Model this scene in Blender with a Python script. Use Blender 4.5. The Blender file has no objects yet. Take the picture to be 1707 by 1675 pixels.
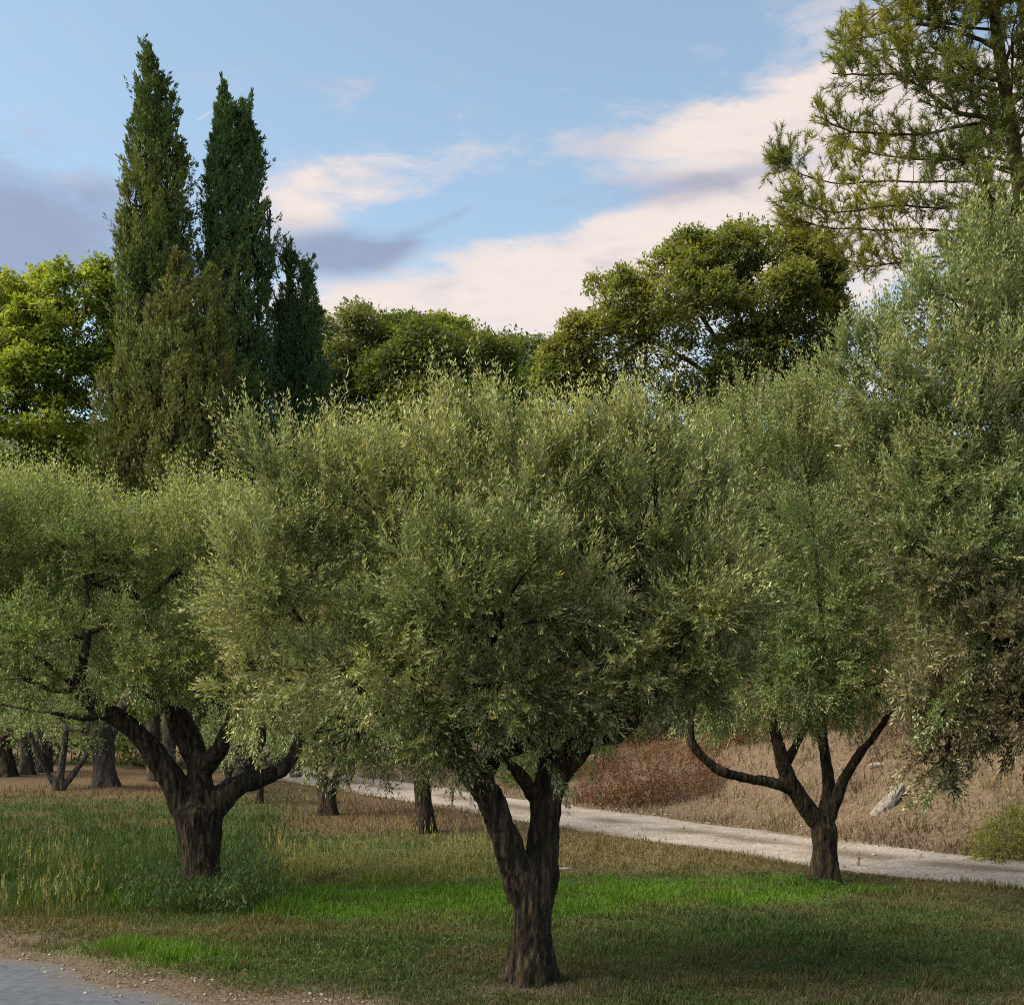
import bpy, math, random
import numpy as np
from mathutils import Vector

rng = np.random.default_rng(11)
random.seed(11)
SC = bpy.context.scene
COL = SC.collection

# ------------------------------------------------------------------ camera
F, U0, HV, CAMZ = 2000.0, 853.5, 1255.0, 1.82          # focal length in photo pixels, principal column, horizon row, eye height
cam = bpy.data.cameras.new('camera')
cam_o = bpy.data.objects.new('camera', cam)
COL.objects.link(cam_o)
cam_o.location = (0, 0, CAMZ)
cam_o.rotation_euler = (math.pi / 2, 0, 0)
cam.sensor_width = 36
cam.lens = F / 1707 * 36
cam.shift_y = (HV - 837.5) / 1707
cam.clip_end = 6000
cam.clip_start = 0.05
SC.camera = cam_o

# ------------------------------------------------------------------ exposure
SC.view_settings.view_transform = 'Standard'
SC.view_settings.look = 'None'
SC.view_settings.gamma = 1
SC.view_settings.use_curve_mapping = False
EXPO = 1.65
SC.view_settings.exposure = EXPO
SC.render.engine = 'CYCLES'
SC.cycles.use_denoising = False                      # the photograph is grainy; leaf texture survives better undenoised
SC.cycles.filter_width = 1.1
SC.cycles.max_bounces = 8
SC.cycles.diffuse_bounces = 5
SC.cycles.transmission_bounces = 5
SC.cycles.glossy_bounces = 2

# ------------------------------------------------------------------ sun
SUN_EL, SUN_AZ = math.radians(46), math.radians(-104)      # azimuth from +Y towards +X
sun = bpy.data.lights.new('sun', 'SUN')
sun.energy = 2.9
sun.angle = math.radians(48)
sun.color = (1.0, 0.86, 0.63)
sun_o = bpy.data.objects.new('sun', sun)
COL.objects.link(sun_o)
sd = Vector((math.sin(SUN_AZ) * math.cos(SUN_EL), math.cos(SUN_AZ) * math.cos(SUN_EL), math.sin(SUN_EL)))
sun_o.rotation_euler = sd.to_track_quat('Z', 'Y').to_euler()

# ------------------------------------------------------------------ sky
world = bpy.data.worlds.new('World')
SC.world = world
world.use_nodes = True
wt = world.node_tree
wt.nodes.clear()


def wn(t, **kw):
    n = wt.nodes.new(t)
    for k, v in kw.items():
        setattr(n, k, v)
    return n


def wlink(a, b):
    wt.links.new(a, b)


def wmath(op, a, b=None, c=None, clamp=False):
    n = wn('ShaderNodeMath', operation=op, use_clamp=clamp)
    for i, v in enumerate((a, b, c)):
        if v is None:
            continue
        if isinstance(v, (int, float)):
            n.inputs[i].default_value = v
        else:
            wlink(v, n.inputs[i])
    return n.outputs[0]


def wsmooth(v, lo, hi):
    n = wn('ShaderNodeMapRange', interpolation_type='SMOOTHSTEP')
    wlink(v, n.inputs['Value'])
    n.inputs['From Min'].default_value = lo
    n.inputs['From Max'].default_value = hi
    return n.outputs[0]


w_out = wn('ShaderNodeOutputWorld')
w_bg = wn('ShaderNodeBackground')
W_STR = 0.12
w_bg.inputs['Strength'].default_value = W_STR
w_sky = wn('ShaderNodeTexSky', sky_type='NISHITA', sun_disc=False)
w_sky.sun_elevation = SUN_EL
w_sky.sun_rotation = SUN_AZ
w_sky.air_density = 1.0
w_sky.dust_density = 0.6
w_sky.ozone_density = 1.6
w_tc = wn('ShaderNodeTexCoord')
w_sep = wn('ShaderNodeSeparateXYZ')
wlink(w_tc.outputs['Generated'], w_sep.inputs[0])
sx, sy, sz = w_sep.outputs
w_az = wmath('MULTIPLY', wmath('ARCTAN2', sx, sy), 180 / math.pi)
w_el = wmath('MULTIPLY', wmath('ARCSINE', sz), 180 / math.pi)


def azel(u, v):
    a = math.atan((u - U0) / F)
    return math.degrees(a), math.degrees(math.atan((HV - v) / F * math.cos(a)))


def cloud_noise(scale, zs, detail, off, rough=0.6, dist=0.6):
    m = wn('ShaderNodeMapping')
    wlink(w_tc.outputs['Generated'], m.inputs[0])
    m.inputs['Scale'].default_value = (1, 1, zs)
    m.inputs['Location'].default_value = (off, off * 0.7, off * 0.3)
    m.inputs['Rotation'].default_value = (0, math.radians(9), 0)
    n = wn('ShaderNodeTexNoise')
    n.inputs['Scale'].default_value = scale
    n.inputs['Detail'].default_value = detail
    n.inputs['Roughness'].default_value = rough
    n.inputs['Distortion'].default_value = dist
    wlink(m.outputs[0], n.inputs['Vector'])
    return n.outputs['Fac']


def blob(u, v, ru, rv, tilt=0, amp=1.0):
    """a soft elliptical bank of cloud round one direction of the sky"""
    a, e = azel(u, v)
    da = wmath('SUBTRACT', w_az, a)
    de = wmath('SUBTRACT', w_el, e)
    k = 180 / math.pi / F * 0.95
    c, s = math.cos(math.radians(tilt)), math.sin(math.radians(tilt))
    p = wmath('MULTIPLY', wmath('ADD', wmath('MULTIPLY', da, c), wmath('MULTIPLY', de, s)), 1 / (ru * k))
    q = wmath('MULTIPLY', wmath('SUBTRACT', wmath('MULTIPLY', de, c), wmath('MULTIPLY', da, s)), 1 / (rv * k))
    r2 = wmath('ADD', wmath('MULTIPLY', p, p), wmath('MULTIPLY', q, q))
    return wmath('MULTIPLY', wmath('POWER', math.e, wmath('MULTIPLY', r2, -1.0)), amp)


def addall(l):
    t = l[0]
    for x in l[1:]:
        t = wmath('ADD', t, x)
    return t


nA = cloud_noise(6.0, 3.4, 10, 3.1, 0.62, 0.5)
nB = cloud_noise(3.0, 3.6, 8, 8.3, 0.6, 0.8)
nC = cloud_noise(19.0, 3.0, 8, 1.7, 0.6, 0.3)
far_mask = wsmooth(wmath('ABSOLUTE', w_az), 26, 45)                  # the rest of the sky carries the same broken cloud
light_cover = addall([
    blob(1330, 175, 180, 85, 20, 1.0), blob(1540, 235, 300, 120, 14, 0.95), blob(1150, 225, 100, 32, 12, 0.6),
    blob(1500, 360, 430, 130, 8, 0.85), blob(1150, 380, 330, 62, 9, 0.75), blob(900, 450, 280, 60, 10, 0.8),
    blob(575, 300, 125, 52, 12, 0.95), blob(500, 335, 60, 45, 0, 0.5), blob(640, 505, 220, 42, 4, 0.7), blob(900, 530, 500, 70, 0, 0.55),
    blob(1150, 470, 260, 46, 6, 0.4), blob(1180, 302, 230, 22, 7, -0.55), blob(1360, 268, 130, 18, 4, -0.5), blob(900, 372, 160, 14, 10, -0.35), blob(760, 455, 120, 16, 8, -0.3), blob(1250, 640, 400, 120, 0, 0.35), blob(800, 250, 330, 60, 10, 0.22), blob(100, 300, 60, 20, 10, 0.3),
    wmath('MULTIPLY', far_mask, wsmooth(nB, 0.46, 0.7)), wmath('MULTIPLY', wsmooth(w_el, 17, 7), 0.75),       # milky haze lying along the whole horizon
])
lc = wmath('ADD', light_cover, wmath('MULTIPLY', wmath('SUBTRACT', nA, 0.5), 2.5))
lc = wmath('ADD', lc, wmath('MULTIPLY', wmath('SUBTRACT', nC, 0.5), 1.5))
light_mask = wsmooth(lc, 0.10, 1.15)
dark_cover = addall([
    blob(60, 365, 160, 70, -6, 0.9), blob(190, 345, 60, 45, 0, 0.4), blob(-60, 400, 200, 110, 0, 0.7), blob(120, 440, 190, 40, 0, 0.45),
    blob(570, 425, 105, 36, 3, 1.45), blob(680, 400, 65, 20, 25, 0.6), blob(775, 350, 42, 10, 20, 0.6), blob(735, 478, 60, 12, 15, 0.5), blob(350, 420, 110, 45, 0, 0.35),
    blob(1230, 296, 210, 22, 6, 0.6), blob(950, 330, 120, 12, 12, 0.3),
])
dc = wmath('ADD', dark_cover, wmath('MULTIPLY', wmath('SUBTRACT', nA, 0.5), 2.3))
dc = wmath('ADD', dc, wmath('MULTIPLY', wmath('SUBTRACT', nC, 0.5), 1.0))
dark_mask = wmath('MULTIPLY', wsmooth(dc, 0.05, 1.2), 0.80)
trail_az, trail_el = azel(340, 194)
trail = wmath('MULTIPLY', wsmooth(blob(341, 193, 18, 1.6, 32, 1.0), 0.2, 0.9), 0.6)      # contrail


def wmix(fac, a, b):
    n = wn('ShaderNodeMix', data_type='RGBA')
    for s, v in ((n.inputs[0], fac), (n.inputs[6], a), (n.inputs[7], b)):
        if isinstance(v, (int, float)):
            s.default_value = v
        elif isinstance(v, tuple):
            s.default_value = (*v, 1)
        else:
            wlink(v, s)
    return n.outputs[2]


KS = 1.0 / W_STR / (2 ** EXPO)
def wc(r, g, b):
    return (r * KS, g * KS, b * KS)
w_tint = wn('ShaderNodeMix', data_type='RGBA', blend_type='MULTIPLY')
w_tint.inputs[0].default_value = 1
wlink(w_sky.outputs[0], w_tint.inputs[6])
w_tint.inputs[7].default_value = (.83, .745, .60, 1)       # the paler, milkier blue of a humid evening
sky1 = w_tint.outputs[2]
low = wsmooth(w_el, 2, 19)
pale_peach = wmix(low, wc(0.88, 0.655, 0.55), wc(0.98, 0.83, 0.75))
shade_n = wsmooth(wmath('ADD', wmath('MULTIPLY', nA, 0.6), wmath('MULTIPLY', nC, 0.4)), 0.36, 0.56)
light_col = wmix(wmath('MULTIPLY', wmath('SUBTRACT', 1.0, shade_n), 0.42), pale_peach, wc(0.62, 0.62, 0.72))
sky2 = wmix(wmath('MULTIPLY', light_mask, 0.92), sky1, light_col)
sky3 = wmix(dark_mask, sky2, wc(0.30, 0.345, 0.50))
sky4 = wmix(trail, sky3, wc(0.8, 0.75, 0.75))
wlink(sky4, w_bg.inputs['Color'])
wlink(w_bg.outputs[0], w_out.inputs[0])

# ------------------------------------------------------------------ helpers

def _hash(ix, iy, iz, seed):
    h = (ix * 374761393 + iy * 668265263 + iz * 1274126177 + seed * 974634777) & 0xFFFFFFFF
    h = ((h ^ (h >> 13)) * 1274126177) & 0xFFFFFFFF
    h = (h ^ (h >> 16)) & 0xFFFFFFFF
    return h / 4294967295.0


def vnoise(p, seed=0):
    p = np.asarray(p, float)
    i = np.floor(p).astype(np.int64)
    f = p - i
    f = f * f * (3 - 2 * f)
    r = 0
    for dx in (0, 1):
        wx = f[:, 0] if dx else 1 - f[:, 0]
        for dy in (0, 1):
            wy = f[:, 1] if dy else 1 - f[:, 1]
            for dz in (0, 1):
                wz = f[:, 2] if dz else 1 - f[:, 2]
                r = r + wx * wy * wz * _hash(i[:, 0] + dx, i[:, 1] + dy, i[:, 2] + dz, seed)
    return r


def fbm(p, seed=0, oct=3):
    p = np.asarray(p, float)
    s, a, t = 0, 0.5, 0
    for k in range(oct):
        s = s + a * vnoise(p * 2 ** k, seed + k)
        t += a
        a *= 0.5
    return s / t


def nrm(v):
    return v / np.maximum(np.linalg.norm(v, axis=-1, keepdims=True), 1e-9)


def sstep(x, a, b):
    t = np.clip((x - a) / (b - a), 0, 1)
    return t * t * (3 - 2 * t)


def at(u, v, Y):
    return np.array([(u - U0) * Y / F, Y, CAMZ - (v - HV) * Y / F])


def rdir(n):
    return nrm(rng.normal(size=(n, 3)))


# terrain ---------------------------------------------------------------
PATH = np.array([(-60, 62), (-30, 58), (-14, 50.5), (-6.9, 39.2), (-3.6, 33.6), (-0.27, 28.0), (1.3, 25.3), (2.3, 23.7), (3.8, 21.5), (5.4, 18.9), (7.3, 17.0), (10, 14.6), (16, 10), (30, 2)], float)


def path_y(x):
    return np.interp(x, PATH[:, 0], PATH[:, 1])


def path_s(x, y):
    """signed distance across the track, positive on its far side"""
    sl = (path_y(x + .6) - path_y(x - .6)) / 1.2
    return (y - path_y(x)) / np.sqrt(1 + sl * sl)


RA, RB = np.array([-4.55, 10.9]), np.array([-1.70, 8.62])


def road_s(x, y):
    """distance outside the asphalt's edge (negative on the asphalt)"""
    d = (RB - RA) / np.linalg.norm(RB - RA)
    n = np.array([-d[1], d[0]])
    if n[1] < 0:
        n = -n
    w = 0.12 * np.sin(x * 2.1 + 1) + 0.07 * np.sin(x * 5.3) - 0.012 * (x + 3.2) ** 2 * (x > -3.2)
    return (x - RA[0]) * n[0] + (y - RA[1]) * n[1] + w


def gz(x, y):
    x = np.asarray(x, float)
    y = np.asarray(y, float)
    yy = np.minimum(y, 60 + 8 * np.tanh((y - 60) / 40) * (y > 60))
    z = 0.045 * (np.sqrt((yy - 14) ** 2 + 1) + (yy - 14)) / 2 - 0.0023
    s = path_s(x, y)
    hb = np.interp(x, [-60, -8, -2, 1, 4, 7, 11, 20, 60], [0, 0.1, 0.3, 0.6, 0.95, 1.5, 2.2, 3.0, 3.5])
    z = z + hb * sstep(s, 1.5, 7.0) * np.interp(y, [60, 120], [1, 0.3])
    p = np.stack([x * 0.55, y * 0.55, 0 * x], -1).reshape(-1, 3)
    b = (fbm(p, 5, 2).reshape(x.shape) - .5)
    onp = sstep(np.abs(s), 1.4, 2.3)
    onr = sstep(road_s(x, y), -0.05, 0.9)
    z = z + b * 0.14 * onp * onr * np.interp(y, [8, 14], [0.5, 1.0])
    z = z - 0.05 * (1 - sstep(np.abs(s), 1.2, 1.75)) - 0.03 * (1 - sstep(road_s(x, y), -0.25, 0.05))
    return z


def gz1(x, y):
    return float(gz(np.array([x]), np.array([y]))[0])


def ground_at(u, v, y0=7.0, y1=120.0):
    ys = np.linspace(y0, y1, 4000)
    xs = (u - U0) * ys / F
    zr = CAMZ - (v - HV) * ys / F
    d = zr - gz(xs, ys)
    k = np.argmax(d < 0)
    return np.array([xs[k], ys[k], float(gz(xs[k:k + 1], ys[k:k + 1])[0])])


def uv_of(x, y, z):
    return U0 + F * x / y, HV + F * (CAMZ - z) / y


# mesh building ---------------------------------------------------------

def mesh_np(name, V, Fc, mat, parent=None, col=None, smooth=False, origin=None, kind=None, extra=None):
    V = np.asarray(V, np.float32)
    Fc = np.asarray(Fc, np.int32)
    if origin is not None:
        V = V - np.asarray(origin, np.float32)
    me = bpy.data.meshes.new(name)
    me.vertices.add(len(V))
    me.vertices.foreach_set('co', V.ravel())
    m, k = Fc.shape
    me.loops.add(m * k)
    me.loops.foreach_set('vertex_index', Fc.ravel())
    me.polygons.add(m)
    me.polygons.foreach_set('loop_start', np.arange(0, m * k, k, dtype=np.int32))
    if smooth:
        me.polygons.foreach_set('use_smooth', np.ones(m, bool))
    me.update(calc_edges=True)
    if col is not None:
        c = np.ones((m, 4), np.float32)
        c[:, :3] = col
        a = me.attributes.new('col', 'FLOAT_COLOR', 'FACE')
        a.data.foreach_set('color', c.ravel())
    if extra:
        for nme, arr in extra.items():
            a = me.attributes.new(nme, 'FLOAT_COLOR', 'POINT')
            c = np.ones((len(V), 4), np.float32)
            c[:, :3] = arr
            a.data.foreach_set('color', c.ravel())
    me.materials.append(mat)
    o = bpy.data.objects.new(name, me)
    COL.objects.link(o)
    if parent is not None:
        o.parent = parent
    elif origin is not None:
        o.location = tuple(float(q) for q in origin)
    if kind:
        o['kind'] = kind
    return o


def thing(name, label, cat, loc, group=None):
    o = bpy.data.objects.new(name, None)
    COL.objects.link(o)
    o.location = tuple(float(q) for q in loc)
    o.empty_display_size = 0.3
    o['label'] = label
    o['category'] = cat
    if group:
        o['group'] = group
    return o


def tag(o, label, cat, group=None):
    o['label'] = label
    o['category'] = cat
    if group:
        o['group'] = group
    return o


class Acc:
    """collects quads or triangles with a colour per face"""
    def __init__(self, k=4):
        self.k, self.V, self.F, self.C, self.n = k, [], [], [], 0

    def add(self, V, Fc, C=None):
        self.V.append(V)
        self.F.append(np.asarray(Fc) + self.n)
        self.n += len(V)
        if C is not None:
            self.C.append(C)

    def build(self, name, mat, parent=None, origin=None, smooth=False, kind=None):
        if not self.V:
            return None
        return mesh_np(name, np.concatenate(self.V), np.concatenate(self.F), mat, parent,
                       np.concatenate(self.C) if self.C else None, smooth, origin, kind)


def leaves(P, D, N, L, W, fold=0.12, tri=False):
    """folded diamond leaves: base, side, tip, side"""
    n = len(P)
    D = nrm(D)
    S = nrm(np.cross(D, N))
    if tri:                                                # too small to show its outline: one blade
        L = np.broadcast_to(np.asarray(L, float).reshape(-1, 1), (n, 1))
        W = np.broadcast_to(np.asarray(W, float).reshape(-1, 1), (n, 1))
        a = rng.choice([-.5, .5], (n, 1))
        V = np.stack([P + D * L * .12 - S * W * .5 * 1.1, P + D * L * .5 + S * W * .62, P + D * L], 1)
        V[:, 1] -= S * W * .1 * (a + .5)
        return V.reshape(-1, 3), np.arange(3 * n, dtype=np.int32).reshape(n, 3)
    N2 = np.cross(S, D)
    L = np.broadcast_to(np.asarray(L, float).reshape(-1, 1), (n, 1))
    W = np.broadcast_to(np.asarray(W, float).reshape(-1, 1), (n, 1))
    V = np.empty((n, 4, 3), np.float32)
    V[:, 0] = P
    V[:, 1] = P + D * L * 0.45 + S * W * 0.5 + N2 * W * fold
    V[:, 2] = P + D * L - N2 * L * 0.08
    V[:, 3] = P + D * L * 0.45 - S * W * 0.5 + N2 * W * fold
    Fc = np.arange(n * 4, dtype=np.int32).reshape(n, 4)
    return V.reshape(-1, 3), Fc


def catmull(pts, sub=6):
    pts = np.asarray(pts, float)
    if len(pts) < 3:
        t = np.linspace(0, 1, sub + 1)[:, None]
        return pts[0] * (1 - t) + pts[-1] * t
    P = np.vstack([2 * pts[0] - pts[1], pts, 2 * pts[-1] - pts[-2]])
    out = []
    for i in range(1, len(P) - 2):
        p0, p1, p2, p3 = P[i - 1], P[i], P[i + 1], P[i + 2]
        for k in range(sub):
            t = k / sub
            out.append(0.5 * ((2 * p1) + (-p0 + p2) * t + (2 * p0 - 5 * p1 + 4 * p2 - p3) * t * t + (-p0 + 3 * p1 - 3 * p2 + p3) * t ** 3))
    out.append(P[-2])
    return np.array(out)


def tube(pts, rad, sides=8, cap=False):
    """swept tube of quads; pts (n,3), rad (n)"""
    pts = np.asarray(pts, float)
    rad = np.asarray(rad, float)
    T = nrm(np.gradient(pts, axis=0))
    a = np.array([1, 0, 0]) if abs(T[0][0]) < 0.7 else np.array([0, 1, 0])
    U = nrm(np.cross(T[0], a)[None])[0]
    ang = np.linspace(0, 2 * math.pi, sides, endpoint=False)
    ca, sa = np.cos(ang)[:, None], np.sin(ang)[:, None]
    V = []
    for i in range(len(pts)):
        U = U - T[i] * np.dot(U, T[i])
        U = U / max(np.linalg.norm(U), 1e-9)
        B = np.cross(T[i], U)
        V.append(pts[i] + rad[i] * (ca * U + sa * B))
    V = np.concatenate(V)
    i = np.arange(len(pts) - 1)[:, None] * sides
    j = np.arange(sides)[None]
    j2 = (j + 1) % sides
    Fc = np.stack([i + j, i + j2, i + sides + j2, i + sides + j], -1).reshape(-1, 4)
    if cap:
        n = len(V)
        V = np.vstack([V, pts[:1], pts[-1:]])
        e = (len(pts) - 1) * sides
        jj = np.arange(sides)
        c0 = np.stack([np.full(sides, n), (jj + 1) % sides, jj, np.full(sides, n)], -1)
        c1 = np.stack([np.full(sides, n + 1), e + jj, e + (jj + 1) % sides, np.full(sides, n + 1)], -1)
        return V, Fc, c0[:, :3], c1[:, :3]
    return V, Fc


# materials -------------------------------------------------------------

def new_mat(name):
    m = bpy.data.materials.new(name)
    m.use_nodes = True
    m.node_tree.nodes.clear()
    return m, m.node_tree


def nd(t, ty, **kw):
    n = t.nodes.new(ty)
    for k, v in kw.items():
        setattr(n, k, v)
    return n


def leaf_material(name, transl=0.3, under=None, rough=0.5, spec=0.35, glow=(1.5, 1.6, 0.6)):
    m, t = new_mat(name)
    out = nd(t, 'ShaderNodeOutputMaterial')
    at_ = nd(t, 'ShaderNodeAttribute', attribute_name='col')
    col = at_.outputs['Color']
    if under:
        g = nd(t, 'ShaderNodeNewGeometry')
        mx = nd(t, 'ShaderNodeMix', data_type='RGBA')
        ad = nd(t, 'ShaderNodeMix', data_type='RGBA')
        pale = nd(t, 'ShaderNodeMix', data_type='RGBA', blend_type='MULTIPLY')
        pale.inputs[0].default_value = 1
        t.links.new(col, pale.inputs[6])
        pale.inputs[7].default_value = (2.2, 2.1, 2.4, 1)      # the downy side of the same leaf
        ad.inputs[0].default_value = 0.35
        t.links.new(pale.outputs[2], ad.inputs[6])
        ad.inputs[7].default_value = (*under, 1)
        t.links.new(g.outputs['Backfacing'], mx.inputs[0])
        t.links.new(col, mx.inputs[6])
        t.links.new(ad.outputs[2], mx.inputs[7])
        col = mx.outputs[2]
    p = nd(t, 'ShaderNodeBsdfPrincipled')
    t.links.new(col, p.inputs['Base Color'])
    p.inputs['Roughness'].default_value = rough
    p.inputs['Specular IOR Level'].default_value = spec
    tr = nd(t, 'ShaderNodeBsdfTranslucent')
    tc = nd(t, 'ShaderNodeMix', data_type='RGBA', blend_type='MULTIPLY')
    tc.inputs[0].default_value = 1
    t.links.new(at_.outputs['Color'], tc.inputs[6])
    tc.inputs[7].default_value = (*glow, 1)
    t.links.new(tc.outputs[2], tr.inputs[0])
    ms = nd(t, 'ShaderNodeMixShader')
    ms.inputs[0].default_value = transl
    t.links.new(p.outputs[0], ms.inputs[1])
    t.links.new(tr.outputs[0], ms.inputs[2])
    t.links.new(ms.outputs[0], out.inputs[0])
    return m


def noise_mat(name, stops, scale, zstretch=1.0, bump=0.5, bscale=None, bdist=0.02, rough=0.9, moss=None, detail=8):
    m, t = new_mat(name)
    out = nd(t, 'ShaderNodeOutputMaterial')
    p = nd(t, 'ShaderNodeBsdfPrincipled')
    p.inputs['Roughness'].default_value = rough
    p.inputs['Specular IOR Level'].default_value = 0.2
    tc = nd(t, 'ShaderNodeTexCoord')
    mp = nd(t, 'ShaderNodeMapping')
    mp.inputs['Scale'].default_value = (1, 1, zstretch)
    t.links.new(tc.outputs['Object'], mp.inputs[0])
    n = nd(t, 'ShaderNodeTexNoise')
    n.inputs['Scale'].default_value = scale
    n.inputs['Detail'].default_value = detail
    n.inputs['Roughness'].default_value = 0.65
    t.links.new(mp.outputs[0], n.inputs['Vector'])
    r = nd(t, 'ShaderNodeValToRGB')
    while len(r.color_ramp.elements) < len(stops):
        r.color_ramp.elements.new(0.5)
    for e, (pos, c) in zip(r.color_ramp.elements, stops):
        e.position = pos
        e.color = (*c, 1)
    t.links.new(n.outputs['Fac'], r.inputs[0])
    col = r.outputs[0]
    if moss:
        n3 = nd(t, 'ShaderNodeTexNoise')
        n3.inputs['Scale'].default_value = 5.0
        n3.inputs['Detail'].default_value = 6
        t.links.new(tc.outputs['Object'], n3.inputs['Vector'])
        mr = nd(t, 'ShaderNodeMapRange', interpolation_type='SMOOTHSTEP')
        mr.inputs['From Min'].default_value = 0.52
        mr.inputs['From Max'].default_value = 0.68
        mr.inputs['To Max'].default_value = 0.75
        t.links.new(n3.outputs['Fac'], mr.inputs[0])
        mx = nd(t, 'ShaderNodeMix', data_type='RGBA')
        t.links.new(mr.outputs[0], mx.inputs[0])
        t.links.new(col, mx.inputs[6])
        mx.inputs[7].default_value = (*moss, 1)
        col = mx.outputs[2]
    t.links.new(col, p.inputs['Base Color'])
    n2 = nd(t, 'ShaderNodeTexNoise')
    n2.inputs['Scale'].default_value = bscale or scale * 1.7
    n2.inputs['Detail'].default_value = 6
    t.links.new(mp.outputs[0], n2.inputs['Vector'])
    b = nd(t, 'ShaderNodeBump')
    b.inputs['Strength'].default_value = bump
    b.inputs['Distance'].default_value = bdist
    t.links.new(n2.outputs['Fac'], b.inputs['Height'])
    t.links.new(b.outputs[0], p.inputs['Normal'])
    t.links.new(p.outputs[0], out.inputs[0])
    return m


M_OLIVE = leaf_material('olive_leaf', 0.22, under=(0.37, 0.385, 0.245), rough=0.58, spec=0.25, glow=(1.4, 1.48, .66))
M_BROAD = leaf_material('broad_leaf', 0.45, rough=0.55, spec=0.25)
M_CYPRESS = leaf_material('cypress_foliage', 0.15, rough=0.7, spec=0.15)
M_NEEDLE = leaf_material('pine_needle', 0.25, rough=0.55)
M_GRASS = leaf_material('grass_blade', 0.3, rough=0.6, spec=0.2)
M_DRY = leaf_material('dry_leaf', 0.2, rough=0.8, spec=0.1)
M_BARK = noise_mat('olive_bark', [(0.36, (0.004, 0.003, 0.003)), (0.5, (0.026, 0.019, 0.013)), (0.70, (0.115, 0.082, 0.055))], 22, 0.16, 1.0, 34, 0.05, moss=(0.026, 0.025, 0.008))
M_BARKG = noise_mat('grey_bark', [(0.3, (0.014, 0.012, 0.010)), (0.5, (0.05, 0.043, 0.036)), (0.72, (0.13, 0.115, 0.098))], 14, 0.28, 1.0, 30, 0.03)
M_PINEBARK = noise_mat('pine_bark', [(0.3, (0.022, 0.014, 0.008)), (0.5, (0.065, 0.042, 0.02)), (0.7, (0.13, 0.085, 0.04))], 9, 0.35, 1.0, 16, 0.04)
M_TWIG = noise_mat('twig_bark', [(0.3, (0.09, 0.07, 0.045)), (0.7, (0.20, 0.155, 0.10))], 12, 1, 0.2)
M_ROCK = noise_mat('weathered_rock', [(0.3, (0.10, 0.092, 0.082)), (0.55, (0.20, 0.185, 0.168)), (0.8, (0.30, 0.285, 0.26))], 9, 1, 0.9, 22, 0.04)
M_STONE = noise_mat('pale_stone', [(0.3, (0.13, 0.12, 0.107)), (0.55, (0.235, 0.22, 0.20)), (0.8, (0.34, 0.325, 0.30))], 7, 1, 0.7, 18, 0.03)

# ------------------------------------------------------------------ ground, track, road

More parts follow.
